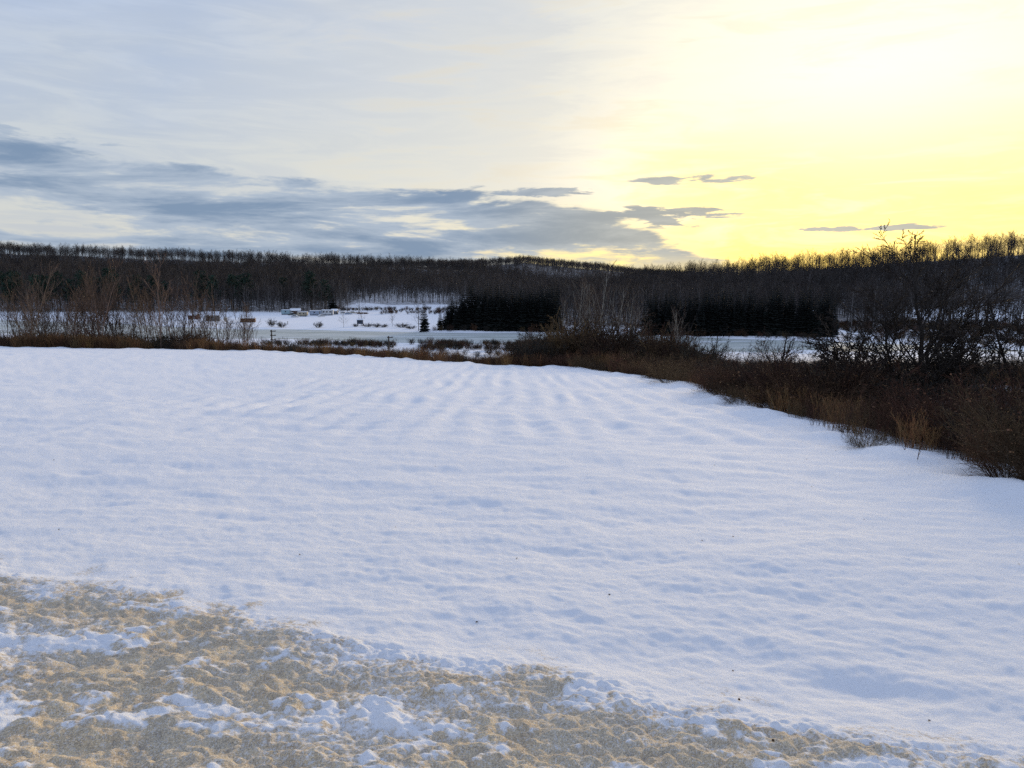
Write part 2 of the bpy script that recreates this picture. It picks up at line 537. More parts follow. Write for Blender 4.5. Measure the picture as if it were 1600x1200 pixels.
# frozen river
xs = np.linspace(-330, 420, 260)
cy = RIV0 + RIVK * xs + 9 * np.sin(xs / 62.0 + 1.0) + 3 * np.sin(xs / 19.0)
hw = (30 + 5 * np.sin(xs / 47.0)) / 0.94 + 1.5
tt_ = np.linspace(-1, 1, 15)
VX = np.repeat(xs[:, None], 15, 1)
VY = cy[:, None] + hw[:, None] * tt_[None, :]
VZ = np.full_like(VX, VAL - 0.38) + 0.02 * gnoise(VX / 4, VY / 4, 60)
idx = np.arange(260 * 15).reshape(260, 15)
RF = np.stack([idx[:-1, :-1], idx[1:, :-1], idx[1:, 1:], idx[:-1, 1:]], -1).reshape(-1, 4)
im = bpy.data.materials.new('river_ice')
im.use_nodes = True
b = NB(im.node_tree)
ip = im.node_tree.nodes['Principled BSDF']
ipos = b.n('ShaderNodeNewGeometry').outputs['Position']
f1 = b.noise(b.vmath('MULTIPLY', ipos, (0.035, 0.14, 1)), 1.0, 5, 0.6, 0.6)
ice = b.mix(b.ramp(f1, 0.36, 0.62), (0.40, 0.43, 0.39), (0.56, 0.58, 0.55))
ice = b.mix(b.ramp(b.noise(b.vmath('MULTIPLY', ipos, (0.02, 0.3, 1)), 1.0, 4, 0.6), 0.56, 0.64), ice, (0.70, 0.73, 0.76))
ice = b.mix(b.ramp(b.noise(b.vmath('MULTIPLY', ipos, (0.03, 0.5, 1)), 1.3, 3, 0.5), 0.66, 0.70), ice, (0.22, 0.23, 0.20))
b.link(ice, ip.inputs['Base Color'])
ip.inputs['Roughness'].default_value = 0.75
ip.inputs['Specular IOR Level'].default_value = 0.12
riv = obj('frozen_river', mesh_np('frozen_river', np.stack([VX, VY, VZ], -1).reshape(-1, 3), RF, True), im)
riv['kind'] = 'structure'


# ================================================================== plants: growth
def nrm(v):
    l = math.sqrt(v[0] * v[0] + v[1] * v[1] + v[2] * v[2]) or 1.0
    return (v[0] / l, v[1] / l, v[2] / l)


def grow(rg, p, d, L, r, lv, P, out, keep=None):
    n = P['seg'][lv]
    st = L / n
    wob, trop = P['wob'][lv], P['trop'][lv]
    pts, dirs = [p], [d]
    for i in range(n):
        d = nrm((d[0] + rg.gauss(0, wob), d[1] + rg.gauss(0, wob), d[2] + rg.gauss(0, wob) + trop))
        p = (p[0] + d[0] * st, p[1] + d[1] * st, p[2] + d[2] * st)
        pts.append(p)
        dirs.append(d)
    r1 = max(r * P['tap'][lv], P['rmin'])
    out[lv].append((pts, [r + (r1 - r) * i / n for i in range(n + 1)]))
    if lv + 1 >= len(P['seg']):
        return
    nb = P['nb'][lv]
    nb = max(1, int(nb * (0.8 + 0.4 * rg.random())))
    t0 = P['t0'][lv]
    for j in range(nb):
        t = t0 + (1 - t0) * (j + rg.random()) / nb
        t = min(t, 0.985)
        f = t * n
        i = int(f)
        q = f - i
        a, c = pts[i], pts[i + 1]
        s = tuple(a[m] + (c[m] - a[m]) * q for m in range(3))
        dd = dirs[i + 1]
        ax = nrm((rg.gauss(0, 1), rg.gauss(0, 1), rg.gauss(0, 1)))
        dot = sum(ax[m] * dd[m] for m in range(3))
        pr = nrm(tuple(ax[m] - dot * dd[m] for m in range(3)))
        an = R(P['ang'][lv] * (0.75 + 0.5 * rg.random()))
        nd = tuple(dd[m] * math.cos(an) + pr[m] * math.sin(an) for m in range(3))
        if lv >= 1 and nd[2] < -0.1:
            nd = (nd[0], nd[1], nd[2] * 0.3)
        shp = P['shape'](t) if lv == 0 else (1.0 - 0.55 * t)
        Lc = L * P['lr'][lv] * shp * (0.7 + 0.6 * rg.random())
        rc = max((r + (r1 - r) * t) * P['rr'][lv], P['rmin'])
        grow(rg, s, nd, Lc, rc, lv + 1, P, out)


def tubes(polys, kfun):
    """list of (pts, radii) -> V, F quads"""
    groups = {}
    for pts, rad in polys:
        groups.setdefault((len(pts), kfun(rad[0])), []).append((pts, rad))
    Vs, Fs, off = [], [], 0
    for (n, kk), lst in groups.items():
        Pn = np.array([q[0] for q in lst], float)
        Rn = np.array([q[1] for q in lst], float)
        T = np.empty_like(Pn)
        T[:, 1:-1] = Pn[:, 2:] - Pn[:, :-2]
        T[:, 0] = Pn[:, 1] - Pn[:, 0]
        T[:, -1] = Pn[:, -1] - Pn[:, -2]
        T /= np.linalg.norm(T, axis=-1, keepdims=True) + 1e-9
        ref = np.where(np.abs(T[..., 2:3]) > 0.85, np.array([1.0, 0, 0]), np.array([0, 0, 1.0]))
        # one reference for each polyline keeps the tube from twisting
        ref = np.repeat(ref[:, :1], n, 1)
        A = np.cross(T, ref)
        A /= np.linalg.norm(A, axis=-1, keepdims=True) + 1e-9
        B = np.cross(T, A)
        th = np.arange(kk) * 2 * math.pi / kk
        ring_ = Pn[:, :, None, :] + Rn[:, :, None, None] * (A[:, :, None, :] * np.cos(th)[None, None, :, None] + B[:, :, None, :] * np.sin(th)[None, None, :, None])
        m = len(lst)
        Vs.append(ring_.reshape(-1, 3))
        id_ = np.arange(m * n * kk).reshape(m, n, kk) + off
        nx = np.roll(id_, -1, 2)
        Fs.append(np.stack([id_[:, :-1], nx[:, :-1], nx[:, 1:], id_[:, 1:]], -1).reshape(-1, 4))
        off += m * n * kk
    return np.vstack(Vs), np.vstack(Fs)


def plant_meshes(name, seed, stems, P, split=2, kbig=5):
    """stems: list of (start, dir, length, radius). returns wood mesh (levels < split) and twig mesh"""
    rg = random.Random(seed)
    out = [[] for _ in P['seg']]
    for s in stems:
        grow(rg, *s, 0, P, out)
    big = [q for l in out[:split] for q in l]
    small = [q for l in out[split:] for q in l]
    kf = lambda r: kbig if r > P.get('kth', 0.03) else 3
    wv, wf = tubes(big, kf)
    m1 = mesh_np(name + '_wood', wv, wf, True)
    m2 = None
    if small:
        tv, tf = tubes(small, lambda r: 3)
        m2 = mesh_np(name + '_twigs', tv, tf, False)
    return m1, m2, small


def leaves(seed, polys, n, size):
    rg = random.Random(seed)
    Vs, Fs = [], []
    for i in range(n):
        pts, _ = rg.choice(polys)
        c = pts[rg.randrange(1, len(pts))]
        a = nrm((rg.gauss(0, 1), rg.gauss(0, 1), rg.gauss(0, 1) - 0.6))
        bb = nrm((rg.gauss(0, 1), rg.gauss(0, 1), rg.gauss(0, 1)))
        dt = sum(a[m] * bb[m] for m in range(3))
        bb = nrm(tuple(bb[m] - dt * a[m] for m in range(3)))
        cc = (a[1] * bb[2] - a[2] * bb[1], a[2] * bb[0] - a[0] * bb[2], a[0] * bb[1] - a[1] * bb[0])
        s = size * (0.6 + 0.8 * rg.random())
        o = len(Vs)
        for (ta, tb, tn) in ((0, 0, 0), (0.5, 0.32, 0.14), (1, 0, 0), (0.5, -0.32, 0.14)):
            Vs.append(tuple(c[m] + s * (a[m] * ta + bb[m] * tb + cc[m] * tn) for m in range(3)))
        Fs += [(o, o + 1, o + 2), (o, o + 2, o + 3)]
    return mesh_np('leaf', Vs, Fs)


FOREST = dict(seg=[7, 4, 3, 2], wob=[0.03, 0.12, 0.16, 0.2], trop=[0.02, 0.12, 0.08, 0.05], tap=[0.3, 0.35, 0.4, 0.6], rmin=0.018,
              nb=[19, 6, 5], t0=[0.30, 0.25, 0.15], ang=[48, 42, 45], lr=[0.36, 0.52, 0.5], rr=[0.42, 0.5, 0.5],
              shape=lambda t: 1.15 - 0.75 * max(0, (t - 0.30) / 0.70), kth=0.09)
OPEN = dict(FOREST, t0=[0.2, 0.25, 0.15], nb=[17, 5, 5], lr=[0.42, 0.5, 0.5], ang=[55, 42, 45])
PALE = dict(seg=[8, 5, 3, 2], wob=[0.05, 0.1, 0.15, 0.2], trop=[0.03, 0.16, 0.1, 0.06], tap=[0.2, 0.3, 0.4, 0.6], rmin=0.008,
            nb=[15, 6, 4], t0=[0.30, 0.2, 0.15], ang=[38, 34, 40], lr=[0.34, 0.46, 0.5], rr=[0.42, 0.45, 0.55],
            shape=lambda t: 1.15 - 0.75 * max(0, (t - 0.3) / 0.7), kth=0.03)
SAPL = dict(PALE, nb=[19, 6, 3], t0=[0.16, 0.15, 0.1], ang=[33, 32, 36], lr=[0.34, 0.42, 0.5], rmin=0.010)


def tree_kind(name, seed, P, h, r, n_stems=1, spread=0.15, split=2, wood='bark_forest', twig='twig_forest', kbig=5):
    rg = random.Random(seed * 31 + 5)
    st = []
    for i in range(n_stems):
        a = rg.random() * 2 * math.pi
        sp = 0 if n_stems == 1 else spread * (0.5 + rg.random())
        st.append(((0.1 * h * sp * math.cos(a), 0.1 * h * sp * math.sin(a), -0.3), nrm((sp * math.cos(a) + rg.gauss(0, 0.03), sp * math.sin(a) + rg.gauss(0, 0.03), 1)),
                   h * (1 if i == 0 else 0.7 + 0.3 * rg.random()), r * (1 if i == 0 else 0.8)))
    m1, m2, small = plant_meshes(name, seed, st, P, split, kbig)
    m1.materials.append(M[wood])
    if m2:
        m2.materials.append(M[twig])
    return dict(name=name, wood=m1, twig=m2, small=small)


def place_tree(kd, name, x, y, label, cat, group, sc=1.0, rz=None, z=None, parts=('trunk', 'crown'), extra=()):
    zz = H1(x, y) if z is None else z
    sc3 = sc if isinstance(sc, tuple) else (sc, sc, sc)
    e = empty(name, (x, y, zz - 0.03), rnd.random() * 6.28 if rz is None else rz, sc3)
    tag(e, label, cat, group)
    q = obj(parts[0], kd['wood'], None, e)
    if parts[0] == 'stem':
        q['kind'] = 'stuff'
    if kd['twig']:
        obj(parts[1], kd['twig'], None, e)['kind'] = 'stuff'
    for nm, me in extra:
        obj(nm, me, None, e)['kind'] = 'stuff'
    return e


forest_k = [tree_kind('forest_tree', 11 + i, dict(FOREST, t0=[(0.28, 0.36, 0.30)[i], 0.25, 0.15]), 19.0, 0.24) for i in range(3)]
open_k = [tree_kind('open_tree', 21 + i, OPEN, 17.0, 0.24) for i in range(2)]
sap_k = [tree_kind('sapling', 31, SAPL, 8.6, 0.07, 1, 0, 2, 'bark_sapling', 'twig_sapling', 4),
         tree_kind('sapling', 32, SAPL, 7.6, 0.06, 3, 0.16, 2, 'bark_sapling', 'twig_sapling', 4),
         tree_kind('sapling', 33, SAPL, 8.2, 0.06, 2, 0.10, 2, 'bark_sapling', 'twig_sapling', 4)]
pale_k = [tree_kind('pale_tree', 41, PALE, 10.0, 0.10, 1, 0, 2, 'bark_pale', 'twig_pale', 5),
          tree_kind('pale_tree', 42, PALE, 9.2, 0.09, 2, 0.14, 2, 'bark_pale', 'twig_pale', 5),
          tree_kind('pale_tree', 43, PALE, 9.6, 0.09, 1, 0, 2, 'bark_pale', 'twig_pale', 5)]


# ------------------------------------------------------------------ conifers
def spruce_kind(seed, h, w, tiers=24, kind='spruce'):
    rg = random.Random(seed)
    Vs, Fs = [], []
    for i in range(tiers):
        t = (i + 0.4) / tiers
        z = h * (0.05 + 0.95 * t)
        L0 = w * (1 - t) ** 0.85 * (0.85 + 0.3 * rg.random()) + 0.12
        nb = max(5, int(10 * (1 - t) + 4))
        a0 = rg.random() * 6.28
        for j in range(nb):
            a = a0 + 6.283 * j / nb + rg.gauss(0, 0.15)
            L = L0 * (0.7 + 0.5 * rg.random())
            ca, sa = math.cos(a), math.sin(a)
            dz = (0.25 - 0.75 * (1 - t)) * L * 0.5
            o = len(Vs)
            wd = L * 0.24 + 0.06
            # drooping bough: ridge line with two hanging sides
            for q, up_, ww in ((0.0, 0.0, 0.25), (0.45, -0.10, 1.0), (0.8, -0.05, 0.75)):
                cx, cy_, cz = L * q * ca, L * q * sa, z + dz * q * q * 1.4 + up_ * L * 0.3
                Vs.append((cx, cy_, cz + 0.04))
                Vs.append((cx - sa * wd * ww, cy_ + ca * wd * ww, cz - 0.22 * L * ww - 0.05 * rg.random()))
                Vs.append((cx + sa * wd * ww, cy_ - ca * wd * ww, cz - 0.22 * L * ww - 0.05 * rg.random()))
            Vs.append((L * ca, L * sa, z + dz * 1.3))
            for s_ in (0, 3):
                Fs += [(o + s_, o + s_ + 3, o + s_ + 1), (o + s_ + 1, o + s_ + 3, o + s_ + 4), (o + s_, o + s_ + 2, o + s_ + 3), (o + s_ + 2, o + s_ + 5, o + s_ + 3)]
            Fs += [(o + 6, o + 9, o + 7), (o + 6, o + 8, o + 9)]
    cr = mesh_np('spruce_crown', Vs, Fs)
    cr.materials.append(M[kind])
    tv, tf = tubes([([(0, 0, -0.3), (0, 0, h * 0.5), (0, 0, h)], [0.16 * h / 17, 0.1 * h / 17, 0.01])], lambda r: 6)
    tr = mesh_np('spruce_trunk', tv, tf, True)
    tr.materials.append(M['bark_dark'])
    return dict(wood=tr, twig=cr)


def pine_kind(seed, h):
    rg = random.Random(seed)
    Vs, Fs = [], []
    pol = [([(0, 0, -0.3), (0.1, 0, h * 0.5), (0, 0.1, h * 0.96)], [0.28, 0.18, 0.04])]
    for i in range(46):
        t = 0.30 + 0.70 * (i + rg.random()) / 46
        L = h * 0.22 * (1.25 - t) ** 0.7 * (0.6 + 0.7 * rg.random())
        a = rg.random() * 6.28
        c0 = (0, 0, h * t * 0.97)
        c1_ = (L * math.cos(a), L * math.sin(a), h * t * 0.97 + L * 0.25)
        pol.append(([c0, c1_], [0.05, 0.02]))
        for q in range(5):                                    # needle tufts along the bough
            f = 0.45 + 0.6 * q / 4
            c = [c0[m] + (c1_[m] - c0[m]) * f + rg.gauss(0, 0.3) for m in range(3)]
            for _ in range(9):
                d = nrm((rg.gauss(0, 1), rg.gauss(0, 1), rg.gauss(0.25, 0.6)))
                e = nrm((rg.gauss(0, 1), rg.gauss(0, 1), rg.gauss(0, 0.5)))
                s = 0.75 * (0.6 + 0.7 * rg.random())
                o = len(Vs)
                Vs += [tuple(c[m] - e[m] * 0.17 for m in range(3)), tuple(c[m] + e[m] * 0.17 for m in range(3)),
                       tuple(c[m] + d[m] * s + e[m] * 0.10 for m in range(3)), tuple(c[m] + d[m] * s - e[m] * 0.10 for m in range(3))]
                Fs += [(o, o + 1, o + 2), (o, o + 2, o + 3)]
    cr = mesh_np('pine_crown', Vs, Fs)
    cr.materials.append(M['pine'])
    tv, tf = tubes(pol, lambda r: 5)
    tr = mesh_np('pine_trunk', tv, tf, True)
    tr.materials.append(M['bark_dark'])
    return dict(wood=tr, twig=cr)


spr_k = [spruce_kind(51, 17, 2.5), spruce_kind(52, 16, 2.2), spruce_kind(53, 17.5, 2.8), spruce_kind(54, 15.5, 2.4)]
pine_k = [pine_kind(61, 21), pine_kind(62, 19)]

# ------------------------------------------------------------------ shrubs
SHRUB = dict(seg=[5, 4, 3], wob=[0.11, 0.18, 0.24], trop=[0.05, 0.05, 0.02], tap=[0.35, 0.45, 0.6], rmin=0.0022,
             nb=[9, 5], t0=[0.15, 0.1], ang=[38, 42], lr=[0.42, 0.5], rr=[0.55, 0.6], shape=lambda t: 1.1 - 0.6 * t, kth=0.012)


def shrub_kind(seed, h, n, wood, spread=0.55, rad=0.009, foot=0.25, n_leaf=0, leaf=0.03, P=SHRUB, rmin=None):
    rg = random.Random(seed)
    st = []
    for i in range(n):
        a = rg.random() * 6.28
        sp = spread * math.sqrt(rg.random()) * 1.3
        rr_ = foot * math.sqrt(rg.random())
        st.append(((rr_ * math.cos(a), rr_ * math.sin(a), -0.06), nrm((sp * math.cos(a), sp * math.sin(a), 1)), h * (0.65 + 0.45 * rg.random()), rad * (0.6 + 0.6 * rg.random())))
    PP = dict(P, rmin=rmin) if rmin else P
    m1, m2, small = plant_meshes('shrub', seed, st, PP, 1, 4)
    m1.materials.append(M[wood])
    m2.materials.append(M[wood])
    d = dict(wood=m1, twig=m2, leaf=None)
    if n_leaf:
        d['leaf'] = leaves(seed + 1, small, n_leaf, leaf)
        d['leaf'].materials.append(M['dry_leaf'])
    return d


near_shr = [shrub_kind(71, 1.25, 52, 'stem_brown', 0.95, 0.008, 0.35, 420, 0.035),
            shrub_kind(72, 1.15, 54, 'stem_tan', 1.0, 0.007, 0.35, 160, 0.03),
            shrub_kind(73, 1.35, 48, 'stem_brown', 0.85, 0.009, 0.30, 260, 0.032),
            shrub_kind(74, 1.2, 50, 'stem_grey', 0.95, 0.009, 0.30, 60, 0.03)]
far_shr = [shrub_kind(81, 2.6, 16, 'stem_brown', 0.5, 0.022, 0.4, rmin=0.009),
           shrub_kind(82, 2.4, 16, 'stem_grey', 0.6, 0.022, 0.4, rmin=0.009),
           shrub_kind(83, 2.3, 16, 'stem_tan', 0.55, 0.020, 0.4, rmin=0.009)]


def place_shrub(kd, name, x, y, label, group, sc=1.0, cat='shrub'):
    ex = [('dry_leaf', kd['leaf'])] if kd.get('leaf') else []
    return place_tree(kd, name, x, y, label, cat, group, sc, parts=('stem', 'twig'), extra=ex)


# hedgerow along the right edge of the field
hed = random.Random(5)
cnt = 0
y = 9.2
hedge_pts = []
while y < 54:
    x0 = float(np.interp(y, YR, XR))
    step = 0.42 + y * 0.010
    nrow = 5
    for c in range(nrow):
        x = x0 + 0.50 + 1.2 * float(gnoise(0.5, y / 2.4, 77)) + 0.25 + 0.6 * float(gnoise(4.5, y / 0.9, 78)) + c * (0.75 + 0.012 * y) + hed.gauss(0, 0.22)
        yy = y + hed.gauss(0, 0.25)
        if 10.6 < yy < 11.9 and x < x0 + 0.9:
            continue
        if c == 0 and hed.random() < 0.3:
            continue
        hedge_pts.append((x, yy, c))
    y += step * 1.55
LAB = {0: 'reddish brown leafy shrub in the hedgerow beside the snowy field', 1: 'tan fine-twigged shrub in the hedgerow beside the snowy field',
       2: 'tall brown twiggy shrub in the hedgerow beside the snowy field', 3: 'dark grey twiggy shrub in the hedgerow beside the snowy field'}
for (x, yy, c) in hedge_pts:
    kx = hed.choice([0, 1, 1, 2, 0] if c < 2 else [2, 3, 0, 3, 1])
    s = (0.72 if c == 0 else 0.92 if c == 1 else 1.0) * (0.72 + 0.4 * hed.random()) * (1.04 + 0.95 * float(gnoise(x / 1.8, yy / 2.6, 79)))
    place_shrub(near_shr[kx], 'hedge_shrub', x, yy, LAB[kx], 'hedgerow shrubs: ' + LAB[kx].split(' shrub')[0], (s * 1.3, s * 1.3, s))
for (x, yy, s, lb) in ((6.62, 9.55, 0.72, 'small reddish leafy shrub standing apart at the near end of the hedgerow'),):
    place_shrub(near_shr[0], 'hedge_shrub', x, yy, lb, None, s)

# scrub on the slope behind the hedgerow
for i in range(150):
    yy = 40 + 110 * hed.random() ** 1.3
    u = 830 + 780 * hed.random()
    x = at(u, yy)
    if outside(np.array(x), np.array(yy)) < 3.0:
        continue
    kx = hed.choice([0, 0, 1, 1, 1, 2])
    s = (0.75 + 0.5 * hed.random()) * float(np.interp(u, [830, 1060, 1120, 1420, 1480], [1.0, 1.0, 0.55, 0.55, 0.8]))
    lb = ['brown rounded scrub bush on the slope between hedgerow and river', 'dark grey scrub bush on the slope between hedgerow and river',
          'tan scrub bush on the slope between hedgerow and river'][kx]
    place_shrub(far_shr[kx], 'scrub_bush', x, yy, lb, 'slope scrub: ' + lb.split(' scrub')[0].split(' bush')[0], s)
# bushes beyond the far edge of the field and along the near river bank
for i in range(230):
    u = 5 + 830 * hed.random() ** 1.25
    e_ = float(np.interp(at(u, 75), XF, YF))
    far_b = hed.random() < (0.45 if u > 330 else 0.1)
    yy = e_ + (1.5 + 14 * hed.random() if not far_b else 80 + 75 * hed.random())
    x = at(u, yy)
    if 720 < u < 752 and not far_b:
        continue
    if outside(np.array(x), np.array(yy)) < 0.8:
        continue
    kx = hed.choice([0, 2, 2, 1]) if not far_b else hed.choice([0, 1, 1])
    s = (0.45 + 0.35 * hed.random()) * (1.4 if u < 330 else 0.8 if not far_b else 1.25)
    if far_b:
        lb = ['brown', 'grey', 'tan'][kx] + ' leafless bush in the thicket on the near river bank'
        gp_ = 'river bank thicket: ' + ['brown', 'grey', 'tan'][kx]
    else:
        lb = ['brown', 'grey', 'tan'][kx] + ' leafless bush along the far crest of the snowy field'
        gp_ = 'far field edge bushes: ' + ['brown', 'grey', 'tan'][kx]
    place_shrub(far_shr[kx], 'field_edge_bush', x, yy, lb, gp_, (s * 1.3, s * 1.3, s))

# ------------------------------------------------------------------ trees near the hedgerow
HERO = dict(seg=[7, 6, 4, 3], wob=[0.09, 0.12, 0.15, 0.18], trop=[0.02, 0.05, 0.04, 0.02], tap=[0.25, 0.3, 0.4, 0.6], rmin=0.0078,
            nb=[20, 11, 6], t0=[0.12, 0.12, 0.1], ang=[40, 40, 45], lr=[0.48, 0.44, 0.42], rr=[0.5, 0.5, 0.55],
            shape=lambda t: 1.15 - 0.7 * t, kth=0.015)


def hero(seed, stems, wood='bark_dark', twig='twig_dark', P=HERO):
    m1, m2, _ = plant_meshes('hero', seed, stems, P, 2, 6)
    m1.materials.append(M[wood])
    m2.materials.append(M[twig])
    return dict(wood=m1, twig=m2)


y0 = 21.0
big = hero(91, [((0, 0, -0.3), nrm((0.06, 0, 1)), 5.6, 0.075), ((-0.2, 0.1, -0.3), nrm((-0.45, 0.1, 1)), 3.7, 0.05),
                ((0.15, -0.1, -0.3), nrm((0.5, 0.2, 1)), 3.9, 0.05), ((-0.1, -0.2, -0.3), nrm((-0.85, -0.3, 1)), 3.3, 0.045),
                ((0.1, 0.2, -0.3), nrm((0.85, 0.3, 1)), 3.2, 0.045), ((-0.1, 0, -0.3), nrm((-0.2, -0.2, 1)), 4.1, 0.05),
                ((0, 0.2, -0.3), nrm((-0.6, 0.5, 1)), 3.0, 0.04), ((0, 0, -0.3), nrm((-1.25, 0.2, 1)), 3.2, 0.04), ((0, 0, -0.3), nrm((1.2, 0.1, 1)), 3.0, 0.04), ((0, 0, -0.3), nrm((0.28, 0.1, 1)), 4.9, 0.055), ((0.05, 0.1, -0.3), nrm((0.25, -0.3, 1)), 3.6, 0.045)])
place_tree(big, 'bare_tree', at(1440, y0), y0, 'large dark many-stemmed bare tree with wide crown rising out of the hedgerow', 'tree', None, (1.2, 1.2, 0.96), 0.0)
edge = hero(92, [((0, 0, -0.3), nrm((0.05, 0, 1)), 4.4, 0.065), ((0.1, 0, -0.3), nrm((-0.5, 0.1, 1)), 3.4, 0.05), ((0, 0.1, -0.3), nrm((0.5, 0.2, 1)), 3.4, 0.05), ((0, 0.1, -0.3), nrm((-0.9, 0.2, 1)), 3.0, 0.04), ((0, 0.1, -0.3), nrm((-0.25, -0.2, 1)), 3.8, 0.05)],
            P=dict(HERO, nb=[13, 8, 4], rmin=0.006))
place_tree(edge, 'bare_tree', at(1610, 20), 20.0, 'dark bare tree with crooked stems beyond the leafiest end of the hedgerow', 'tree', None, 1.0, 0.4)
fork = hero(93, [((0, 0, -0.3), nrm((0.1, 0, 1)), 3.6, 0.12), ((0, 0, 0.7), nrm((0.8, 0.2, 1)), 2.6, 0.07), ((0, 0, 0.9), nrm((-0.7, 0, 1)), 2.2, 0.06)],
            P=dict(HERO, nb=[9, 6, 4], wob=[0.14, 0.18, 0.2, 0.2], rmin=0.008))
place_tree(fork, 'bare_tree', at(1215, 58), 58.0, 'low spreading forked bare tree standing dark against the pale river ice', 'tree', None, 1.15, 0.0)
fork2 = hero(94, [((0, 0, -0.3), nrm((-0.1, 0, 1)), 4.0, 0.08), ((0, 0, -0.2), nrm((0.5, 0, 1)), 3.2, 0.05), ((0, 0, -0.2), nrm((-0.5, 0.2, 1)), 3.0, 0.05)],
             P=dict(HERO, nb=[8, 6, 4], rmin=0.006))
for u, yy, s, lb in ((1120, 52, 1.0, 'small bare tree with thin upright stems just behind the hedgerow by the ice'),
                     (1165, 56, 0.95, 'slim leaning bare tree beside the forked tree above the river ice'),
                     (1345, 30, 0.75, 'small dark bare tree tangled against the big hedgerow tree'),
                     (1540, 34, 1.0, 'bare bushy tree on the slope between the two big hedgerow trees'),
                     (1060, 62, 1.3, 'grey bare tree in dense scrub beside the pale tree grove')):
    place_tree(fork2, 'bare_tree', at(u, yy), yy, lb, 'tree', None, s)

# pale grove
gv = random.Random(13)
for i, (u, yy, s) in enumerate(((876, 92, .80), (890, 96, .86), (902, 90, 1.0), (911, 99, 1.02), (921, 92, 1.08), (930, 98, .96), (934, 88, 1.06), (945, 95, 1.0),
                                (952, 100, 1.0), (962, 91, .94), (977, 96, .98), (992, 94, .82), (1052, 88, .70), (1068, 96, .78))):
    place_tree(pale_k[i % 3], 'pale_tree', at(u, yy), yy, 'slender pale-barked bare tree in the grove beside the dark spruces' if i < 12 else 'thin pale bare tree in front of the dark spruce plantation', 'tree',
               'pale grove trees' if i < 12 else 'thin pale trees before the plantation', s * 1.2)

# sapling row along the far left edge
for i in range(46):
    u = 8 + 395 * (i + gv.random()) / 46
    yy = float(np.interp(at(u, 80), XF, YF)) + 3 + 22 * gv.random()
    hgt = float(np.interp(u, [0, 60, 140, 200, 300, 400], [0.9, 1.05, 1.25, 1.2, 1.12, 0.8])) * (0.75 + 0.35 * gv.random())
    sk = gv.randrange(3)
    nm_ = ('single-stemmed', 'three-stemmed', 'twin-stemmed')[sk]
    place_tree(sap_k[sk], 'young_tree', at(u, yy), yy, nm_ + ' reddish brown bare young tree in the row along the far crest of the field', 'tree', nm_ + ' young trees along the far field edge', hgt)
for u, s, lb in ((50, 0.95, 'thick-stemmed bare young tree standing in the olive scrub'), (145, 1.05, 'tallest bare young tree of the row along the far crest'), (155, 0.85, 'bare young tree forking low beside the tallest one of the row')):
    yy = float(np.interp(at(u, 80), XF, YF)) + 2
    place_tree(sap_k[2], 'young_tree', at(u, yy), yy, lb, 'tree', None, s * 1.2)


# ------------------------------------------------------------------ spruces
sp = random.Random(3)
ROWN = ('river-facing', 'second', 'third', 'back')
for i in range(112):                       # left block
    t = (i + sp.random()) / 112
    u = 700 + 172 * t
    row = i % 4
    yy = 344 + row * 5.0 - 12 * t + sp.gauss(0, 1.0)
    s = 0.80 + 0.38 * float(sstep(0, 0.25, t)) + 0.30 * (sp.random() - 0.5)
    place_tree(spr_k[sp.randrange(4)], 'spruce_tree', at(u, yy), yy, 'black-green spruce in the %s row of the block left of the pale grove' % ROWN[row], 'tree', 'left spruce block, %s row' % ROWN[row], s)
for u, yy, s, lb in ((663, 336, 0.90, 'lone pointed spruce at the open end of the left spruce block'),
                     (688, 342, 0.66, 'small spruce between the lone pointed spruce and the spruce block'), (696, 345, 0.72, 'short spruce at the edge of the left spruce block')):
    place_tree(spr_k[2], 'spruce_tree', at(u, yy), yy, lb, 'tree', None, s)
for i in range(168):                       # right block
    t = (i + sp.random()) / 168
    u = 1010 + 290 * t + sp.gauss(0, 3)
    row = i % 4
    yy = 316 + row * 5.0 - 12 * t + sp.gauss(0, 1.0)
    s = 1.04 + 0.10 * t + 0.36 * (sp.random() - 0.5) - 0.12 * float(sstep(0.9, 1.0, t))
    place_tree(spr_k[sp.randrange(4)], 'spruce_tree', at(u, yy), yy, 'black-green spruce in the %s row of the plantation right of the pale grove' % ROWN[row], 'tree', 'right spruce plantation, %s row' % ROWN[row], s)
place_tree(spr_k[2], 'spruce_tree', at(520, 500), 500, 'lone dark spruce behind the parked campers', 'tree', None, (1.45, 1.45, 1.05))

# pines in the wood on the left
pn = random.Random(8)
for i in range(46):
    u = 390 * pn.random() ** 1.15
    if i > 40:
        u = 430 + 130 * pn.random()
    yy = 514 + 50 * pn.random() ** 1.5
    place_tree(pine_k[i % 2], 'pine_tree', at(u, yy), yy, 'dark green pine standing among the bare trees at the foot of the left ridge', 'tree', 'pines at the foot of the left ridge', 1.0 + 0.4 * pn.random())

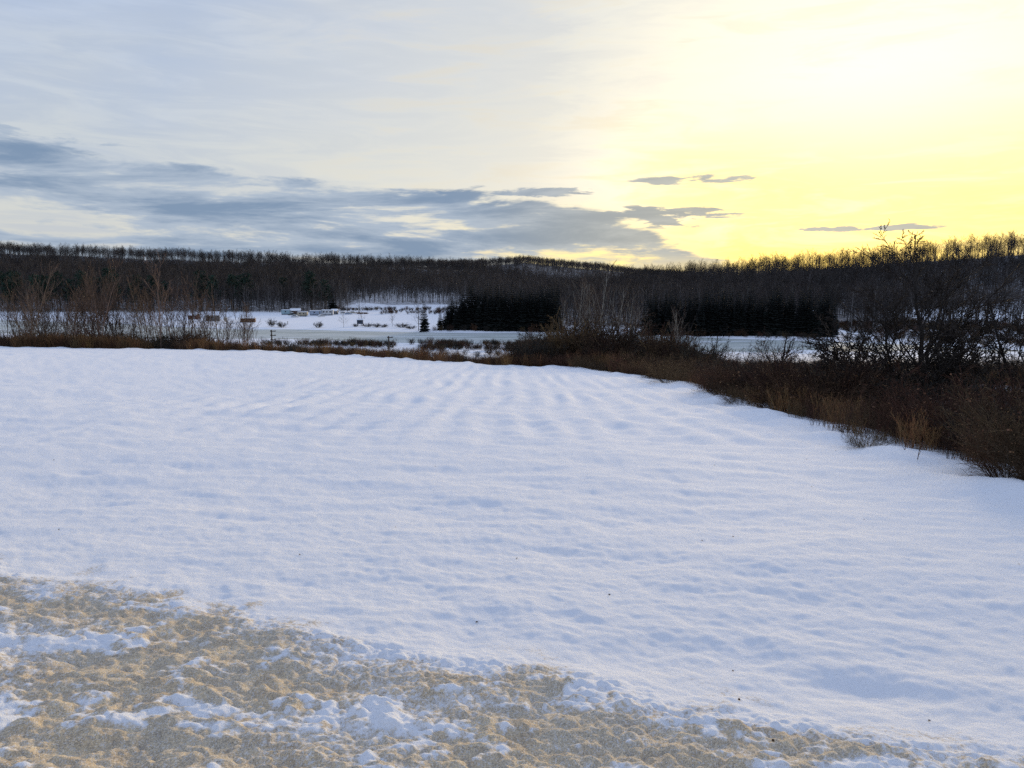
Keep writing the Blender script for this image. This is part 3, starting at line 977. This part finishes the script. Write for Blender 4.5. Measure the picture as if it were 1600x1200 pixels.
# ------------------------------------------------------------------ bare trees one can tell apart: valley edge and ridge crests
va = random.Random(17)
for i in range(46):
    u = 330 + 215 * i / 46 + va.gauss(0, 3)
    yy = 506 + 12 * va.random()
    if abs(u - 520) < 8:
        continue
    place_tree(open_k[i % 2], 'broad_tree', at(u, yy), yy, 'broad bare brown tree in the row behind the snowy camp ground', 'tree', 'broad trees behind the camp ground', 0.85 + 0.25 * va.random())
for i in range(96):
    u = -10 + 990 * (i + va.random()) / 96
    x_ = at(u, 1000)
    yy = 985 + 30 * va.random()
    if u > 760:
        break
    place_tree(forest_k[i % 3], 'ridge_tree', at(u, yy), yy, 'tall bare tree on the long left ridge crest against the sky', 'tree', 'trees on the left ridge crest', 0.68 + 0.24 * va.random())
for i in range(100):
    t = (i + va.random()) / 100
    cx, cy_ = 150 + 360 * t, 963 - 378 * t
    place_tree((forest_k + open_k)[i % 5 if va.random() < 0.5 else i % 3], 'ridge_tree', cx + va.gauss(0, 4), cy_ + va.gauss(0, 4), 'tall bare tree on the right hill crest against the yellow sky', 'tree', 'trees on the right hill crest', 0.80 + 0.30 * va.random())


# ------------------------------------------------------------------ the woods themselves: far mass of bare trees
def instancer(name, pts, rz, sc, kinds, label_kind='stuff'):
    """one object that scatters the given variants (lists of meshes) over points"""
    col = bpy.data.collections.new(name + '_kinds')
    for i, ms in enumerate(kinds):
        # join the variant's meshes into one mesh with their materials
        vs, fs, mi, mats, off = [], [], [], [], 0
        for j, me in enumerate(ms):
            v = np.empty(len(me.vertices) * 3, np.float32)
            me.vertices.foreach_get('co', v)
            vs.append(v.reshape(-1, 3))
            kk = me.polygons[0].loop_total
            f = np.empty(len(me.loops), np.int32)
            me.loops.foreach_get('vertex_index', f)
            f = f.reshape(-1, kk)
            if kk == 3:
                f = np.concatenate([f, f[:, 2:3]], 1)
            fs.append((f + off, kk))
            mi.append(np.full(len(f), j))
            off += len(me.vertices)
            mats.append(me.materials[0])
        quads = np.vstack([f for f, kk in fs if kk == 4])
        me2 = mesh_np('%s_kind' % name, np.vstack(vs), quads)
        for m_ in mats:
            me2.materials.append(m_)
        me2.polygons.foreach_set('material_index', np.concatenate(mi).astype(np.int32))
        o = bpy.data.objects.new('%s_kind_%02d' % (name, i), me2)
        col.objects.link(o)
    me = bpy.data.meshes.new(name)
    n = len(pts)
    me.vertices.add(n)
    me.vertices.foreach_set('co', np.asarray(pts, np.float32).ravel())
    for nm, arr, ty in (('rz', rz, 'FLOAT'), ('sc', sc, 'FLOAT')):
        a_ = me.attributes.new(nm, ty, 'POINT')
        a_.data.foreach_set('value', np.asarray(arr, np.float32))
    ix = np.random.RandomState(1).randint(0, len(kinds), n).astype(np.int32)
    a_ = me.attributes.new('kind_index', 'INT', 'POINT')
    a_.data.foreach_set('value', ix)
    o = bpy.data.objects.new(name, me)
    C.objects.link(o)
    o['kind'] = 'stuff'
    ng = bpy.data.node_groups.new(name, 'GeometryNodeTree')
    ng.interface.new_socket('Geometry', in_out='INPUT', socket_type='NodeSocketGeometry')
    ng.interface.new_socket('Geometry', in_out='OUTPUT', socket_type='NodeSocketGeometry')
    N, L = ng.nodes, ng.links
    gi, go = N.new('NodeGroupInput'), N.new('NodeGroupOutput')
    ci = N.new('GeometryNodeCollectionInfo')
    ci.inputs['Collection'].default_value = col
    ci.inputs['Separate Children'].default_value = True
    ci.inputs['Reset Children'].default_value = True
    m2p = N.new('GeometryNodeMeshToPoints')
    iop = N.new('GeometryNodeInstanceOnPoints')
    iop.inputs['Pick Instance'].default_value = True

    def attr(nm, ty):
        q = N.new('GeometryNodeInputNamedAttribute')
        q.data_type = ty
        q.inputs['Name'].default_value = nm
        return q.outputs['Attribute']
    cb = N.new('ShaderNodeCombineXYZ')
    L.new(attr('rz', 'FLOAT'), cb.inputs['Z'])
    L.new(gi.outputs[0], m2p.inputs['Mesh'])
    L.new(m2p.outputs[0], iop.inputs['Points'])
    L.new(ci.outputs[0], iop.inputs['Instance'])
    L.new(attr('kind_index', 'INT'), iop.inputs['Instance Index'])
    L.new(cb.outputs[0], iop.inputs['Rotation'])
    L.new(attr('sc', 'FLOAT'), iop.inputs['Scale'])
    L.new(iop.outputs[0], go.inputs[0])
    md = o.modifiers.new('scatter', 'NODES')
    md.node_group = ng
    return o


rs = np.random.RandomState(4)


def scatter(n, x0, x1, y0, y1, keep):
    x = rs.uniform(x0, x1, n)
    y = rs.uniform(y0, y1, n)
    m = keep(x, y)
    return x[m], y[m]


def wood_keep(x, y):
    a = x / y
    infr = np.abs(a) < 0.86
    left = (x < -112) & (y > 512)
    mid = (x >= -112) & (y > np.interp(x, [-112, -40, -5, 20, 60, 150], [612, 600, 440, 372, 352, 345])) 
    clear2 = (x > -125) & (x < -38 - (y - 560) * 0.02) & (y < 612)
    rclear = (x > 232) & (x < 345) & (y > 385) & (y < 468)
    path = np.abs(x - (130 + (y - 300) * 0.46)) < 4.0
    path &= y < 420
    rivb = river_d(x, y) < 30
    q = (x - 163) * -0.725 + (y - 950) * -0.69
    return infr & (q > -6) & (left | mid) & ~clear2 & ~rclear & ~path & ~rivb


xa, ya = scatter(30000, -900, 800, 340, 1003, wood_keep)
thin = (xa > -130) & (xa < 60) & (ya > 600) & (ya < 900) & (rs.uniform(0, 1, len(xa)) < 0.30)
xa, ya = xa[~thin], ya[~thin]
xb, yb = scatter(6000, -500, 500, 1150, 1520, lambda x, y: np.abs(x / y) < 0.35)
xb, yb = np.concatenate([xb, rs.uniform(-450, 330, 1500)]), np.concatenate([yb, rs.uniform(1470, 1530, 1500)])
# the crests carry a thin line of full-grown trees
cu = rs.uniform(-30, 770, 900)
cyl = rs.uniform(970, 1022, 900)
ct = rs.uniform(0, 1, 350)
fx = np.concatenate([xa, xb, (cu - 800) / 1160 * cyl, 150 + 360 * ct + rs.normal(0, 8, 350)])
fy = np.concatenate([ya, yb, cyl, 963 - 378 * ct + rs.normal(0, 8, 350)])
fz = base_h(fx, fy)
fsc = rs.uniform(0.72, 1.12, len(fx))
_q = (fx - 163) * -0.725 + (fy - 950) * -0.69
fsc[-1250:-350] = rs.uniform(0.55, 0.88, 900)
fsc[len(xa):-1250] *= 0.75
fsc[:-1250] *= np.where((((fy > 935) & (fy < 1003) & (fx < 100)) | ((_q < 62) & (_q > -10)))[:-1250], 0.72, 1.0)
instancer('forest', np.stack([fx, fy, fz], -1), rs.uniform(0, 6.28, len(fx)), fsc, [[kd['wood'], kd['twig']] for kd in forest_k + open_k])
# scrub between river and hill on the right, and under the woods' edge
sx, sy = scatter(22000, -330, 420, 232, 640, lambda x, y: (np.abs(x / y) < 0.8) & (river_d(x, y) > 2.5) & (
    ((x > 150) & (y < 392)) | ((river_d(x, y) < 9) & (x > -40) & (y > 280)) | ((y > 480) & (y < 506) & (x > -90) & (x < 20) & (rs.uniform(0, 1, len(x)) < 0.6))
    | ((y > 528) & (y < 544) & (x < -35) & (x > -128))))
sz = base_h(sx, sy)
instancer('valley_scrub', np.stack([sx, sy, sz], -1), rs.uniform(0, 6.28, len(sx)), rs.uniform(0.5, 1.3, len(sx)), [[kd['wood'], kd['twig']] for kd in far_shr])


# thicket on the slope behind the hedgerow and along the near river bank
tx, ty = scatter(16000, -120, 150, 36, 262, lambda x, y: (outside(x, y) > 4) & (river_d(x, y) > 3) & (y < RIV0 + RIVK * x) & (
    ((x / y > 0.0) & (x / y < 0.75) & (y < 170) & (rs.uniform(0, 1, len(x)) < np.interp(x / y, [0, 0.05, 0.22, 0.3, 0.75], [0.3, 1, 1, 0.5, 0.5])))
    | ((x / y > -0.34) & (x / y < 0.05) & (y > 180) & (river_d(x, y) < 38) & (gnoise(x / 14, y / 14, 91) > -0.1))))
tz = base_h(tx, ty)
instancer('slope_thicket', np.stack([tx, ty, tz], -1), rs.uniform(0, 6.28, len(tx)), rs.uniform(0.6, 1.35, len(tx)) * np.interp(tx / ty, [-0.3, 0, 0.08, 0.22, 0.3], [0.8, 0.8, 1.45, 1.2, 0.45]), [[kd['wood'], kd['twig']] for kd in (far_shr[0], far_shr[1], far_shr[1], far_shr[2])])


# dry weeds along the edges of the field
def weed_kind(seed, h, n, wood):
    rg = random.Random(seed)
    st = []
    for i in range(n):
        a = rg.random() * 6.28
        rr_ = 0.4 * math.sqrt(rg.random())
        st.append(((rr_ * math.cos(a), rr_ * math.sin(a), -0.05), nrm((rg.gauss(0, 0.22), rg.gauss(0, 0.22), 1)), h * (0.5 + 0.6 * rg.random()), 0.006))
    P = dict(SHRUB, seg=[3, 2], nb=[5], t0=[0.4], ang=[28], lr=[0.28], rmin=0.003, wob=[0.08, 0.1], trop=[0, 0.03], tap=[0.5, 0.6])
    m1, m2, _ = plant_meshes('weed', seed, st, P, 1, 3)
    m1.materials.append(M[wood])
    m2.materials.append(M[wood])
    return [m1, m2]


def weed_keep(x, y):
    o = outside(x, y)
    gap = (np.abs(x / y + 0.055) < 0.013) & (y > 20) & (o < 7)
    return (o > -0.05 + 1.1 * gnoise(x / 1.9, y / 1.9, 71)) & (np.abs(x / y) < 0.8) & ~gap & (y > 9)


wx1, wy1 = scatter(52000, -75, 60, 44, 130, weed_keep)
o_ = outside(wx1, wy1)
kp = (rs.uniform(0, 1, len(wx1)) < np.clip(1.0 - o_ / 55, 0.12, 1)) & (gnoise(wx1 / 6, wy1 / 6, 72) > -0.25)
wx1, wy1 = wx1[kp], wy1[kp]
wx2, wy2 = scatter(1500, 6.0, 20, 9, 54, lambda x, y: weed_keep(x, y) & (outside(x, y) < 6))
wx, wy = np.concatenate([wx1, wx2]), np.concatenate([wy1, wy2])
wsc = np.concatenate([rs.uniform(0.6, 1.25, len(wx1)), rs.uniform(0.35, 0.7, len(wx2))])
wsc[:len(wx1)] *= np.interp(wx1 / wy1, [-0.7, -0.4, -0.2, 0.1], [1.35, 1.1, 0.8, 0.9])
instancer('dry_weeds', np.stack([wx, wy, base_h(wx, wy)], -1), rs.uniform(0, 6.28, len(wx)), wsc,
          [weed_kind(101, 1.15, 26, 'weed_rust'), weed_kind(102, 1.0, 26, 'stem_tan'), weed_kind(103, 1.1, 24, 'stem_brown')])


# ================================================================== utility poles
def box(V, F, cx, cy_, cz, sx_, sy_, sz_, rz=0.0):
    o = len(V)
    ca, sa = math.cos(rz), math.sin(rz)
    for dx_ in (-1, 1):
        for dy_ in (-1, 1):
            for dz_ in (-1, 1):
                px, py = dx_ * sx_ / 2, dy_ * sy_ / 2
                V.append((cx + px * ca - py * sa, cy_ + px * sa + py * ca, cz + dz_ * sz_ / 2))
    F += [(o, o + 1, o + 3, o + 2), (o + 4, o + 6, o + 7, o + 5), (o, o + 4, o + 5, o + 1), (o + 2, o + 3, o + 7, o + 6), (o, o + 2, o + 6, o + 4), (o + 1, o + 5, o + 7, o + 3)]


def boxes(name, lst, m, parent, bevel=0.0):
    V_, F_ = [], []
    for q in lst:
        box(V_, F_, *q)
    me = bpy.data.meshes.new(name)
    me.from_pydata(V_, [], F_)
    o = obj(name, me, m, parent)
    if bevel:
        bv = o.modifiers.new('bevel', 'BEVEL')
        bv.width = bevel
        bv.segments = 2
    return o


def prism(name, prof, x0, x1, m, parent):
    """profile in (y,z) extruded along x"""
    n = len(prof)
    V_ = [(x0, p_[0], p_[1]) for p_ in prof] + [(x1, p_[0], p_[1]) for p_ in prof]
    F_ = [tuple(range(n))[::-1], tuple(range(n, 2 * n))] + [(i, (i + 1) % n, (i + 1) % n + n, i + n) for i in range(n)]
    me = bpy.data.meshes.new(name)
    me.from_pydata(V_, [], F_)
    return obj(name, me, m, parent)


def pole(u, yy, top_z, arms, label, rz=0.2):
    x = at(u, yy)
    z0 = H1(x, yy)
    h = top_z - z0
    e = empty('utility_pole', (x, yy, z0), rz)
    tag(e, label, 'pole', 'utility poles along the river')
    tv, tf = tubes([([(0, 0, -0.4), (0, 0, h * 0.5), (0, 0, h)], [0.22, 0.19, 0.16])], lambda r: 8)
    obj('shaft', mesh_np('shaft', tv, tf, True), M['pole_wood'], e)
    for i in range(arms):
        zc = h - 0.35 - 1.15 * i
        ar_ = boxes('crossarm', [(0.35, 0.18, zc, 1.5, 0.16, 0.2)], M['pole_wood'], e)
        for q in (-0.25, 0.1, 0.7, 1.0):
            boxes('insulator', [(q, 0.18, zc + 0.19, 0.12, 0.12, 0.18)], M['insulator'], ar_)
    return e


pole(607, 185, EYE - 0.0829 * 185 + 0.3, 3, 'dark utility pole with crossarms rising out of the rusty weeds before the river')
pole(424, 200, EYE - 0.073 * 200, 3, 'dark utility pole in front of the round bush on the far river bank')
pole(1306, 150, EYE - 0.0965 * 150, 4, 'dark utility pole with four crossarms against the river ice near the forked tree')


# ================================================================== the camp ground
def camper(u, yy, L, hgt, paint, label, windows=3, rz=0.0, roof=True, dark_end=False):
    x = at(u, yy)
    z = H1(x, yy)
    e = empty('camper', (x, yy, z), rz)
    tag(e, label, 'camper')
    W = 2.3
    lo, hi = 0.55, hgt
    prof = [(-W / 2, lo), (W / 2, lo), (W / 2, hi - 0.2), (W / 2 - 0.3, hi), (-W / 2 + 0.3, hi), (-W / 2, hi - 0.2)]
    prism('body', prof, -L / 2, L / 2, M[paint], e)
    for i in range(windows):
        cx = -L / 2 + L * (i + 0.7) / (windows + 0.6)
        wn = boxes('window', [(cx, -W / 2 - 0.01, lo + (hi - lo) * 0.62, L * 0.13, 0.05, (hi - lo) * 0.30)], M['glassy'], e)
        boxes('frame', [(cx, -W / 2 - 0.02, lo + (hi - lo) * 0.45, L * 0.15, 0.06, 0.06)], M['p_grey'], wn)
    boxes('door', [(L * 0.40, -W / 2 - 0.015, lo + (hi - lo) * 0.42, 0.65, 0.05, (hi - lo) * 0.8)], M['p_grey'], e)
    boxes('skirt', [(0, -W / 2 + 0.06, 0.3, L * 0.94, 0.05, 0.5)], M['p_navy'], e)
    for q in (-0.14, 0.10):
        tv, tf = tubes([([(L * q, -W / 2 - 0.04, 0.33), (L * q, -W / 2 + 0.2, 0.33)], [0.34, 0.34])], lambda r: 12)
        obj('wheel', mesh_np('wheel', tv, tf, True), M['rubber'], e)
    if roof:
        prism('roof_snow', [(-W / 2 + 0.05, hi + 0.004), (W / 2 - 0.05, hi + 0.004), (W / 2 - 0.3, hi + 0.26), (-W / 2 + 0.3, hi + 0.26)], -L / 2 + 0.05, L / 2 - 0.05, M['roof_snow'], e)
    return e


def cabin(u, yy, L, W, wall, rise, paint, label, rz=0.0, cat='shed', snow=True, nwin=1):
    x = at(u, yy)
    z = H1(x, yy)
    e = empty('cabin' if cat == 'cabin' else 'shed', (x, yy, z), rz)
    tag(e, label, cat)
    prism('wall', [(-W / 2, -0.2), (W / 2, -0.2), (W / 2, wall), (0, wall + rise), (-W / 2, wall)], -L / 2, L / 2, M[paint], e)
    t = 0.28 if snow else 0.1
    rf = prism('roof', [(-W / 2 - 0.35, wall - 0.05), (0, wall + rise + 0.15), (W / 2 + 0.35, wall - 0.05), (W / 2 + 0.35, wall + t), (0, wall + rise + 0.15 + t), (-W / 2 - 0.35, wall + t)],
               -L / 2 - 0.3, L / 2 + 0.3, M['roof_snow' if snow else 'p_grey'], e)
    boxes('door', [(L * 0.22, -W / 2 - 0.02, wall * 0.42, 0.95, 0.06, wall * 0.82)], M['p_grey'], e)
    for i in range(nwin):
        wn = boxes('window', [(-L * 0.3 + i * 1.6, -W / 2 - 0.02, wall * 0.58, 0.95, 0.06, wall * 0.34)], M['glassy'], e)
        boxes('sill', [(-L * 0.3 + i * 1.6, -W / 2 - 0.05, wall * 0.40, 1.1, 0.1, 0.07)], M['p_white'], wn)
    return e


def car(u, yy, paint, label, rz=0.0, L=4.6, snow=True, truck=False):
    x = at(u, yy)
    z = H1(x, yy)
    e = empty('pickup_truck' if truck else 'parked_car', (x, yy, z), rz)
    tag(e, label, 'truck' if truck else 'car')
    hw_ = 0.9
    if truck:
        side = [(-L / 2, 0.45), (L / 2, 0.45), (L / 2, 1.05), (L * 0.22, 1.12), (L * 0.10, 1.8), (-L * 0.12, 1.82), (-L * 0.16, 1.12), (-L / 2, 1.1)]
        glass = [(L * 0.19, 1.14), (L * 0.09, 1.7), (-L * 0.10, 1.72), (-L * 0.13, 1.14)]
    else:
        side = [(-L / 2, 0.35), (L / 2, 0.35), (L / 2, 0.75), (L * 0.28, 0.92), (L * 0.12, 1.42), (-L * 0.25, 1.45), (-L * 0.42, 1.0), (-L / 2, 0.9)]
        glass = [(L * 0.24, 0.95), (L * 0.11, 1.36), (-L * 0.23, 1.38), (-L * 0.36, 1.0)]

    def ext(nm, prof, y0_, y1_, m):
        n = len(prof)
        V_ = [(p_[0], y0_, p_[1]) for p_ in prof] + [(p_[0], y1_, p_[1]) for p_ in prof]
        F_ = [tuple(range(n)), tuple(range(n, 2 * n))[::-1]] + [(i, i + n, (i + 1) % n + n, (i + 1) % n) for i in range(n)]
        me = bpy.data.meshes.new(nm)
        me.from_pydata(V_, [], F_)
        return obj(nm, me, m, e)
    ext('body', side, -hw_, hw_, M[paint])
    ext('window', glass, -hw_ - 0.015, hw_ + 0.015, M['glassy'])
    for q in (-0.31, 0.31):
        for sgn in (-1, 1):
            tv, tf = tubes([([(L * q, sgn * (hw_ + 0.02), 0.33), (L * q, sgn * (hw_ - 0.2), 0.33)], [0.33, 0.33])], lambda r: 12)
            obj('wheel', mesh_np('wheel', tv, tf, True), M['rubber'], e)
    if snow:
        top = 1.83 if truck else 1.46
        boxes('roof_snow', [(-L * 0.03 if truck else -L * 0.07, 0, top + 0.09, L * (0.24 if truck else 0.36), 1.55, 0.16)], M['roof_snow'], e, 0.05)
    return e


camper(449, 478, 6.2, 3.0, 'p_teal', 'pale teal trailer at the end of the row of campers', 1, 0.1)
car(458, 462, 'p_darkgreen', 'dark green pickup truck parked beside the pale teal trailer', 0.25, 5.6, True, True)
cabin(463, 480, 6.0, 4.0, 2.5, 1.0, 'p_brown', 'dark brown cabin with snowy roof behind the tan camper', 0.2, 'cabin')
camper(474, 456, 6.0, 2.7, 'p_tan', 'tan camper with snow along its roof beside the pickup truck', 2, -0.05)
car(462, 442, 'p_white', 'white snow-covered car in front of the tan camper', 0.1)
camper(494, 468, 7.0, 2.9, 'p_bluegrey', 'blue-grey trailer between the tan camper and the white camper', 1, 0.05)
camper(513, 470, 7.2, 3.3, 'p_white', 'white camper with three dark windows', 3, 0.0)
cabin(524, 480, 3.6, 3.4, 2.2, 0.9, 'p_navy', 'dark tall shed with snowy roof next to the white camper', 0.0, 'shed')
for i, (u, yy, pt, lb) in enumerate(((538, 484, 'p_white', 'white car snowed in beside the brush pile end of the row'), (545, 476, 'p_bluegrey', 'blue-grey car under snow between two white ones'),
                                     (552, 486, 'p_cream', 'cream car under snow closest to the lamp mast'), (503, 452, 'p_white', 'white car low under snow in front of the white camper'))):
    car(u, yy, pt, lb, 0.3 * i)
cabin(334, 410, 7.0, 5.0, 3.2, 1.6, 'p_grey', 'grey weathered shed with sloping snowy roof behind the young trees', 0.35, 'shed', True, 2)
cabin(304, 430, 5.0, 4.0, 2.2, 1.0, 'p_red', 'low dull red shed behind the young trees', -0.1, 'shed')
# brown wood stack and round tank
x_, y_ = at(388, 400), 400
e = empty('firewood_stack', (x_, y_, H1(x_, y_)), 0.05)
tag(e, 'long brown stack of split firewood on the snow beside the camp ground', 'wood stack')
for r_ in range(4):
    for c_ in range(15):
        tv, tf = tubes([([(-3.8 + c_ * 0.54 + 0.27 * (r_ % 2), -0.7, 0.28 + r_ * 0.52), (-3.8 + c_ * 0.54 + 0.27 * (r_ % 2), 0.7, 0.28 + r_ * 0.52)], [0.27, 0.27])], lambda r: 7)
        V_ = np.vstack([tv, [[tv[:7, 0].mean(), -0.7, tv[:7, 2].mean()]]])
        tf = np.vstack([tf] + [[[i, (i + 1) % 7, 14, 14]] for i in range(0)]) if False else tf
        me = bpy.data.meshes.new('log')
        me.from_pydata([tuple(v) for v in tv], [], [tuple(f) for f in tf] + [tuple(range(7)), tuple(range(7, 14))[::-1]])
        obj('log', me, M['p_rust' if (r_ + c_) % 3 else 'p_brown'], e)
boxes('roof_snow', [(0, 0, 2.24, 8.0, 1.5, 0.18)], M['roof_snow'], e, 0.05)
x_, y_ = at(353, 405), 405
e = empty('fuel_tank', (x_, y_, H1(x_, y_)), 0)
tag(e, 'round cream tank on legs beside the grey weathered shed', 'tank')
pr_ = [(0, 0.6), (0.5, 0.66), (0.85, 0.95), (0.95, 1.5), (0.85, 2.05), (0.5, 2.35), (0, 2.42)]
V_, F_ = [], []
for i, (rr_, zz_) in enumerate(pr_):
    for j in range(14):
        V_.append((rr_ * math.cos(j * 6.2832 / 14), rr_ * math.sin(j * 6.2832 / 14), zz_))
for i in range(6):
    for j in range(14):
        F_.append((i * 14 + j, i * 14 + (j + 1) % 14, (i + 1) * 14 + (j + 1) % 14, (i + 1) * 14 + j))
obj('tank', mesh_np('tank', V_, F_, True), M['p_cream'], e)
for a_ in (0.5, 2.07, 3.64, 5.2):
    boxes('leg', [(0.6 * math.cos(a_), 0.6 * math.sin(a_), 0.35, 0.1, 0.1, 0.8)], M['steel'], e)
# raised hunting hut
x_, y_ = at(563, 372), 372
e = empty('raised_hut', (x_, y_, H1(x_, y_)), 0.15)
tag(e, 'small dark blue hut on legs by bushes at the far river bank', 'hut')
boxes('wall', [(0, 0, 2.0, 3.0, 2.4, 2.0)], M['p_navy'], e)
prism('roof', [(-1.45, 3.004), (1.45, 3.004), (1.45, 3.2), (0, 3.5), (-1.45, 3.2)], -1.7, 1.7, M['roof_snow'], e)
boxes('window', [(0, -1.22, 2.25, 1.4, 0.06, 0.6)], M['glassy'], e)
for a_ in (-1.3, 1.3):
    for b_ in (-1.0, 1.0):
        boxes('leg', [(a_, b_, 0.45, 0.16, 0.16, 1.1)], M['pole_wood'], e)
# lamp mast
x_, y_ = at(561, 488), 488
e = empty('lamp_mast', (x_, y_, H1(x_, y_)), 0)
tag(e, 'thin pale lamp mast rising beside the rusty brush pile', 'lamp post')
tv, tf = tubes([([(0, 0, -0.3), (0, 0, 8.0)], [0.14, 0.09])], lambda r: 8)
obj('shaft', mesh_np('shaft', tv, tf, True), M['steel'], e)
boxes('arm', [(0.5, 0, 7.9, 1.1, 0.1, 0.1)], M['steel'], e)
boxes('lamp_head', [(1.0, 0, 7.8, 0.6, 0.3, 0.18)], M['steel'], e)
# brush pile and bushes by the river
brush = shrub_kind(111, 1.9, 60, 'weed_rust', 1.6, 0.03, 2.2, rmin=0.02)
x_, y_ = at(567, 484), 484
place_tree(brush, 'brush_pile', x_, y_, 'rusty brown brush pile at the foot of the lamp mast', 'brush pile', None, (1.3, 1, 0.8), 0.0, parts=('stem', 'twig'))
rb = shrub_kind(112, 3.4, 26, 'stem_grey', 0.75, 0.03, 0.5, rmin=0.018)
for u, yy, s, lb in ((425, 366, (1.0, 1.0, 1.2), 'tall round dark bush on the far river bank behind a utility pole'), (441, 362, (1.5, 1.2, 0.85), 'wide low dark bush on the snow beside the tall round bush'),
                     (497, 360, (1.1, 1.0, 0.9), 'single rounded dark bush alone on the far snowy river bank'), (556, 366, (0.7, 0.7, 0.5), 'small bush against the legs of the raised hut'),
                     (574, 364, (1.3, 1.0, 0.6), 'low spreading bush right beside the raised hut'), (588, 362, (1.4, 1.0, 0.6), 'low dark bush between the raised hut and the lone spruce'),
                     (600, 362, (1.2, 1.0, 0.5), 'flat brown bush on the bank midway to the lone spruce'), (628, 360, (1.7, 1.0, 0.65), 'long dark bush mound next to the lone pointed spruce'),
                     (642, 352, (1.2, 1.0, 0.5), 'low bush at the foot of the lone pointed spruce')):
    place_tree(rb, 'river_bush', at(u, yy), yy, lb, 'bush', None, s, parts=('stem', 'twig'))
for u, yy, s, lb in ((537, 362, 0.38, 'tiny bare tree alone on the far snowy river bank'), (613, 366, 0.42, 'tiny bare tree among low bushes on the far bank'),
                     (565, 378, 0.40, 'tiny bare tree behind the raised hut'), (654, 340, 0.75, 'bare tree touching the lone pointed spruce'), (562, 494, 0.75, 'bare tree behind the lamp mast')):
    place_tree(open_k[1], 'small_tree', at(u, yy), yy, lb, 'tree', None, s)
# marker post
x_, y_ = at(450, 380), 380
e = boxes('marker_post', [(0, 0, 0.7, 0.22, 0.22, 1.6), (0, 0, 1.58, 0.34, 0.34, 0.16)], M['pole_wood'], None)
e.location = (x_, y_, H1(x_, y_))
tag(e, 'short dark marker post on the snow beside the wide low bush', 'post')

# ================================================================== small things on the snow
lf = random.Random(23)
stalk = weed_kind(121, 0.32, 5, 'stem_brown')


def ground_at(u, v):
    """where the sight line through a photo pixel meets the snow (used once, to place small debris)"""
    s = math.tan(PITCH + math.atan((v - 600) / 1160))
    dn = math.cos(PITCH) - (v - 600) / 1160 * math.sin(PITCH)
    y_ = 1.0
    for _ in range(40):
        x_ = (u - 800) / 1160 / dn * y_
        y_ = 0.5 * y_ + 0.5 * (EYE - H1(x_, y_)) / s
    return (u - 800) / 1160 / dn * y_, y_


for i, (u, v) in enumerate(((1470, 716), (1500, 712), (1518, 716), (1540, 716), (1556, 718), (1190, 626), (1178, 622))):
    x_, y_ = ground_at(u, v)
    e = empty('dead_stalk', (x_, y_, H1(x_, y_)), lf.random() * 6, 0.8 + 0.5 * lf.random())
    near = v > 700
    tag(e, 'thin dead weed stalks poking out of snow at the near end of the hedgerow' if near else 'thin dead weed stalks poking out of the drift in the bend of the hedgerow', 'weed',
        'stalks at the near hedgerow end' if near else 'stalks at the hedgerow bend')
    obj('stem', stalk[0], None, e)['kind'] = 'stuff'
    obj('twig', stalk[1], None, e)['kind'] = 'stuff'
# clod of dark plant debris
x_, y_ = ground_at(1588, 741)
cl = shrub_kind(131, 0.16, 40, 'bark_dark', 1.8, 0.006, 0.10)
place_tree(cl, 'debris_clump', x_, y_, 'dark clump of broken twigs lying on the snow by the hedgerow end', 'debris', None, 1.0, 0.0, parts=('stem', 'twig'))


def leaf_mesh(seed, s):
    rg = random.Random(seed)
    V_, F_ = [], []
    n = 7
    for i in range(n):
        t = i / (n - 1)
        wd = s * 0.36 * math.sin(math.pi * min(1, t * 0.95 + 0.03)) ** 0.8
        z = s * (0.10 + 0.25 * (t - 0.5) ** 2 + 0.04 * rg.random())
        V_ += [(s * (t - 0.5), -wd, z + wd * 0.5), (s * (t - 0.5), 0, z), (s * (t - 0.5), wd, z + wd * 0.35)]
    for i in range(n - 1):
        for j in range(2):
            a_ = i * 3 + j
            F_.append((a_, a_ + 3, a_ + 4, a_ + 1))
    return mesh_np('leaf', V_, F_, True)


lms = [leaf_mesh(i, 0.017) for i in range(4)]
for i, (u, v) in enumerate(((84, 719), (92, 828), (303, 628), (680, 729), (745, 973), (1145, 1049), (1350, 812), (1592, 882), (1155, 1094), (1116, 727), (1260, 718),
                            (1268, 761), (808, 873), (952, 930), (1306, 704), (468, 867), (618, 824), (1097, 845), (1452, 1127), (1208, 1158), (1145, 839), (1420, 742))):
    x_, y_ = ground_at(u, v)
    big_ = u == 1208
    o = obj('dead_leaf', lms[i % 4], M['stem_brown'], None, (x_, y_, H1(x_, y_) + 0.002), (lf.gauss(0, .2), lf.gauss(0, .2), lf.random() * 6), (0.7 + 0.5 * lf.random(),) * 3)
    if big_:
        tag(o, 'dark dead leaf lying on the sandy roadside snow', 'leaf')
    else:
        tag(o, 'tiny dark dead leaf lying on the open snow of the field', 'leaf', 'dead leaves on the field snow')
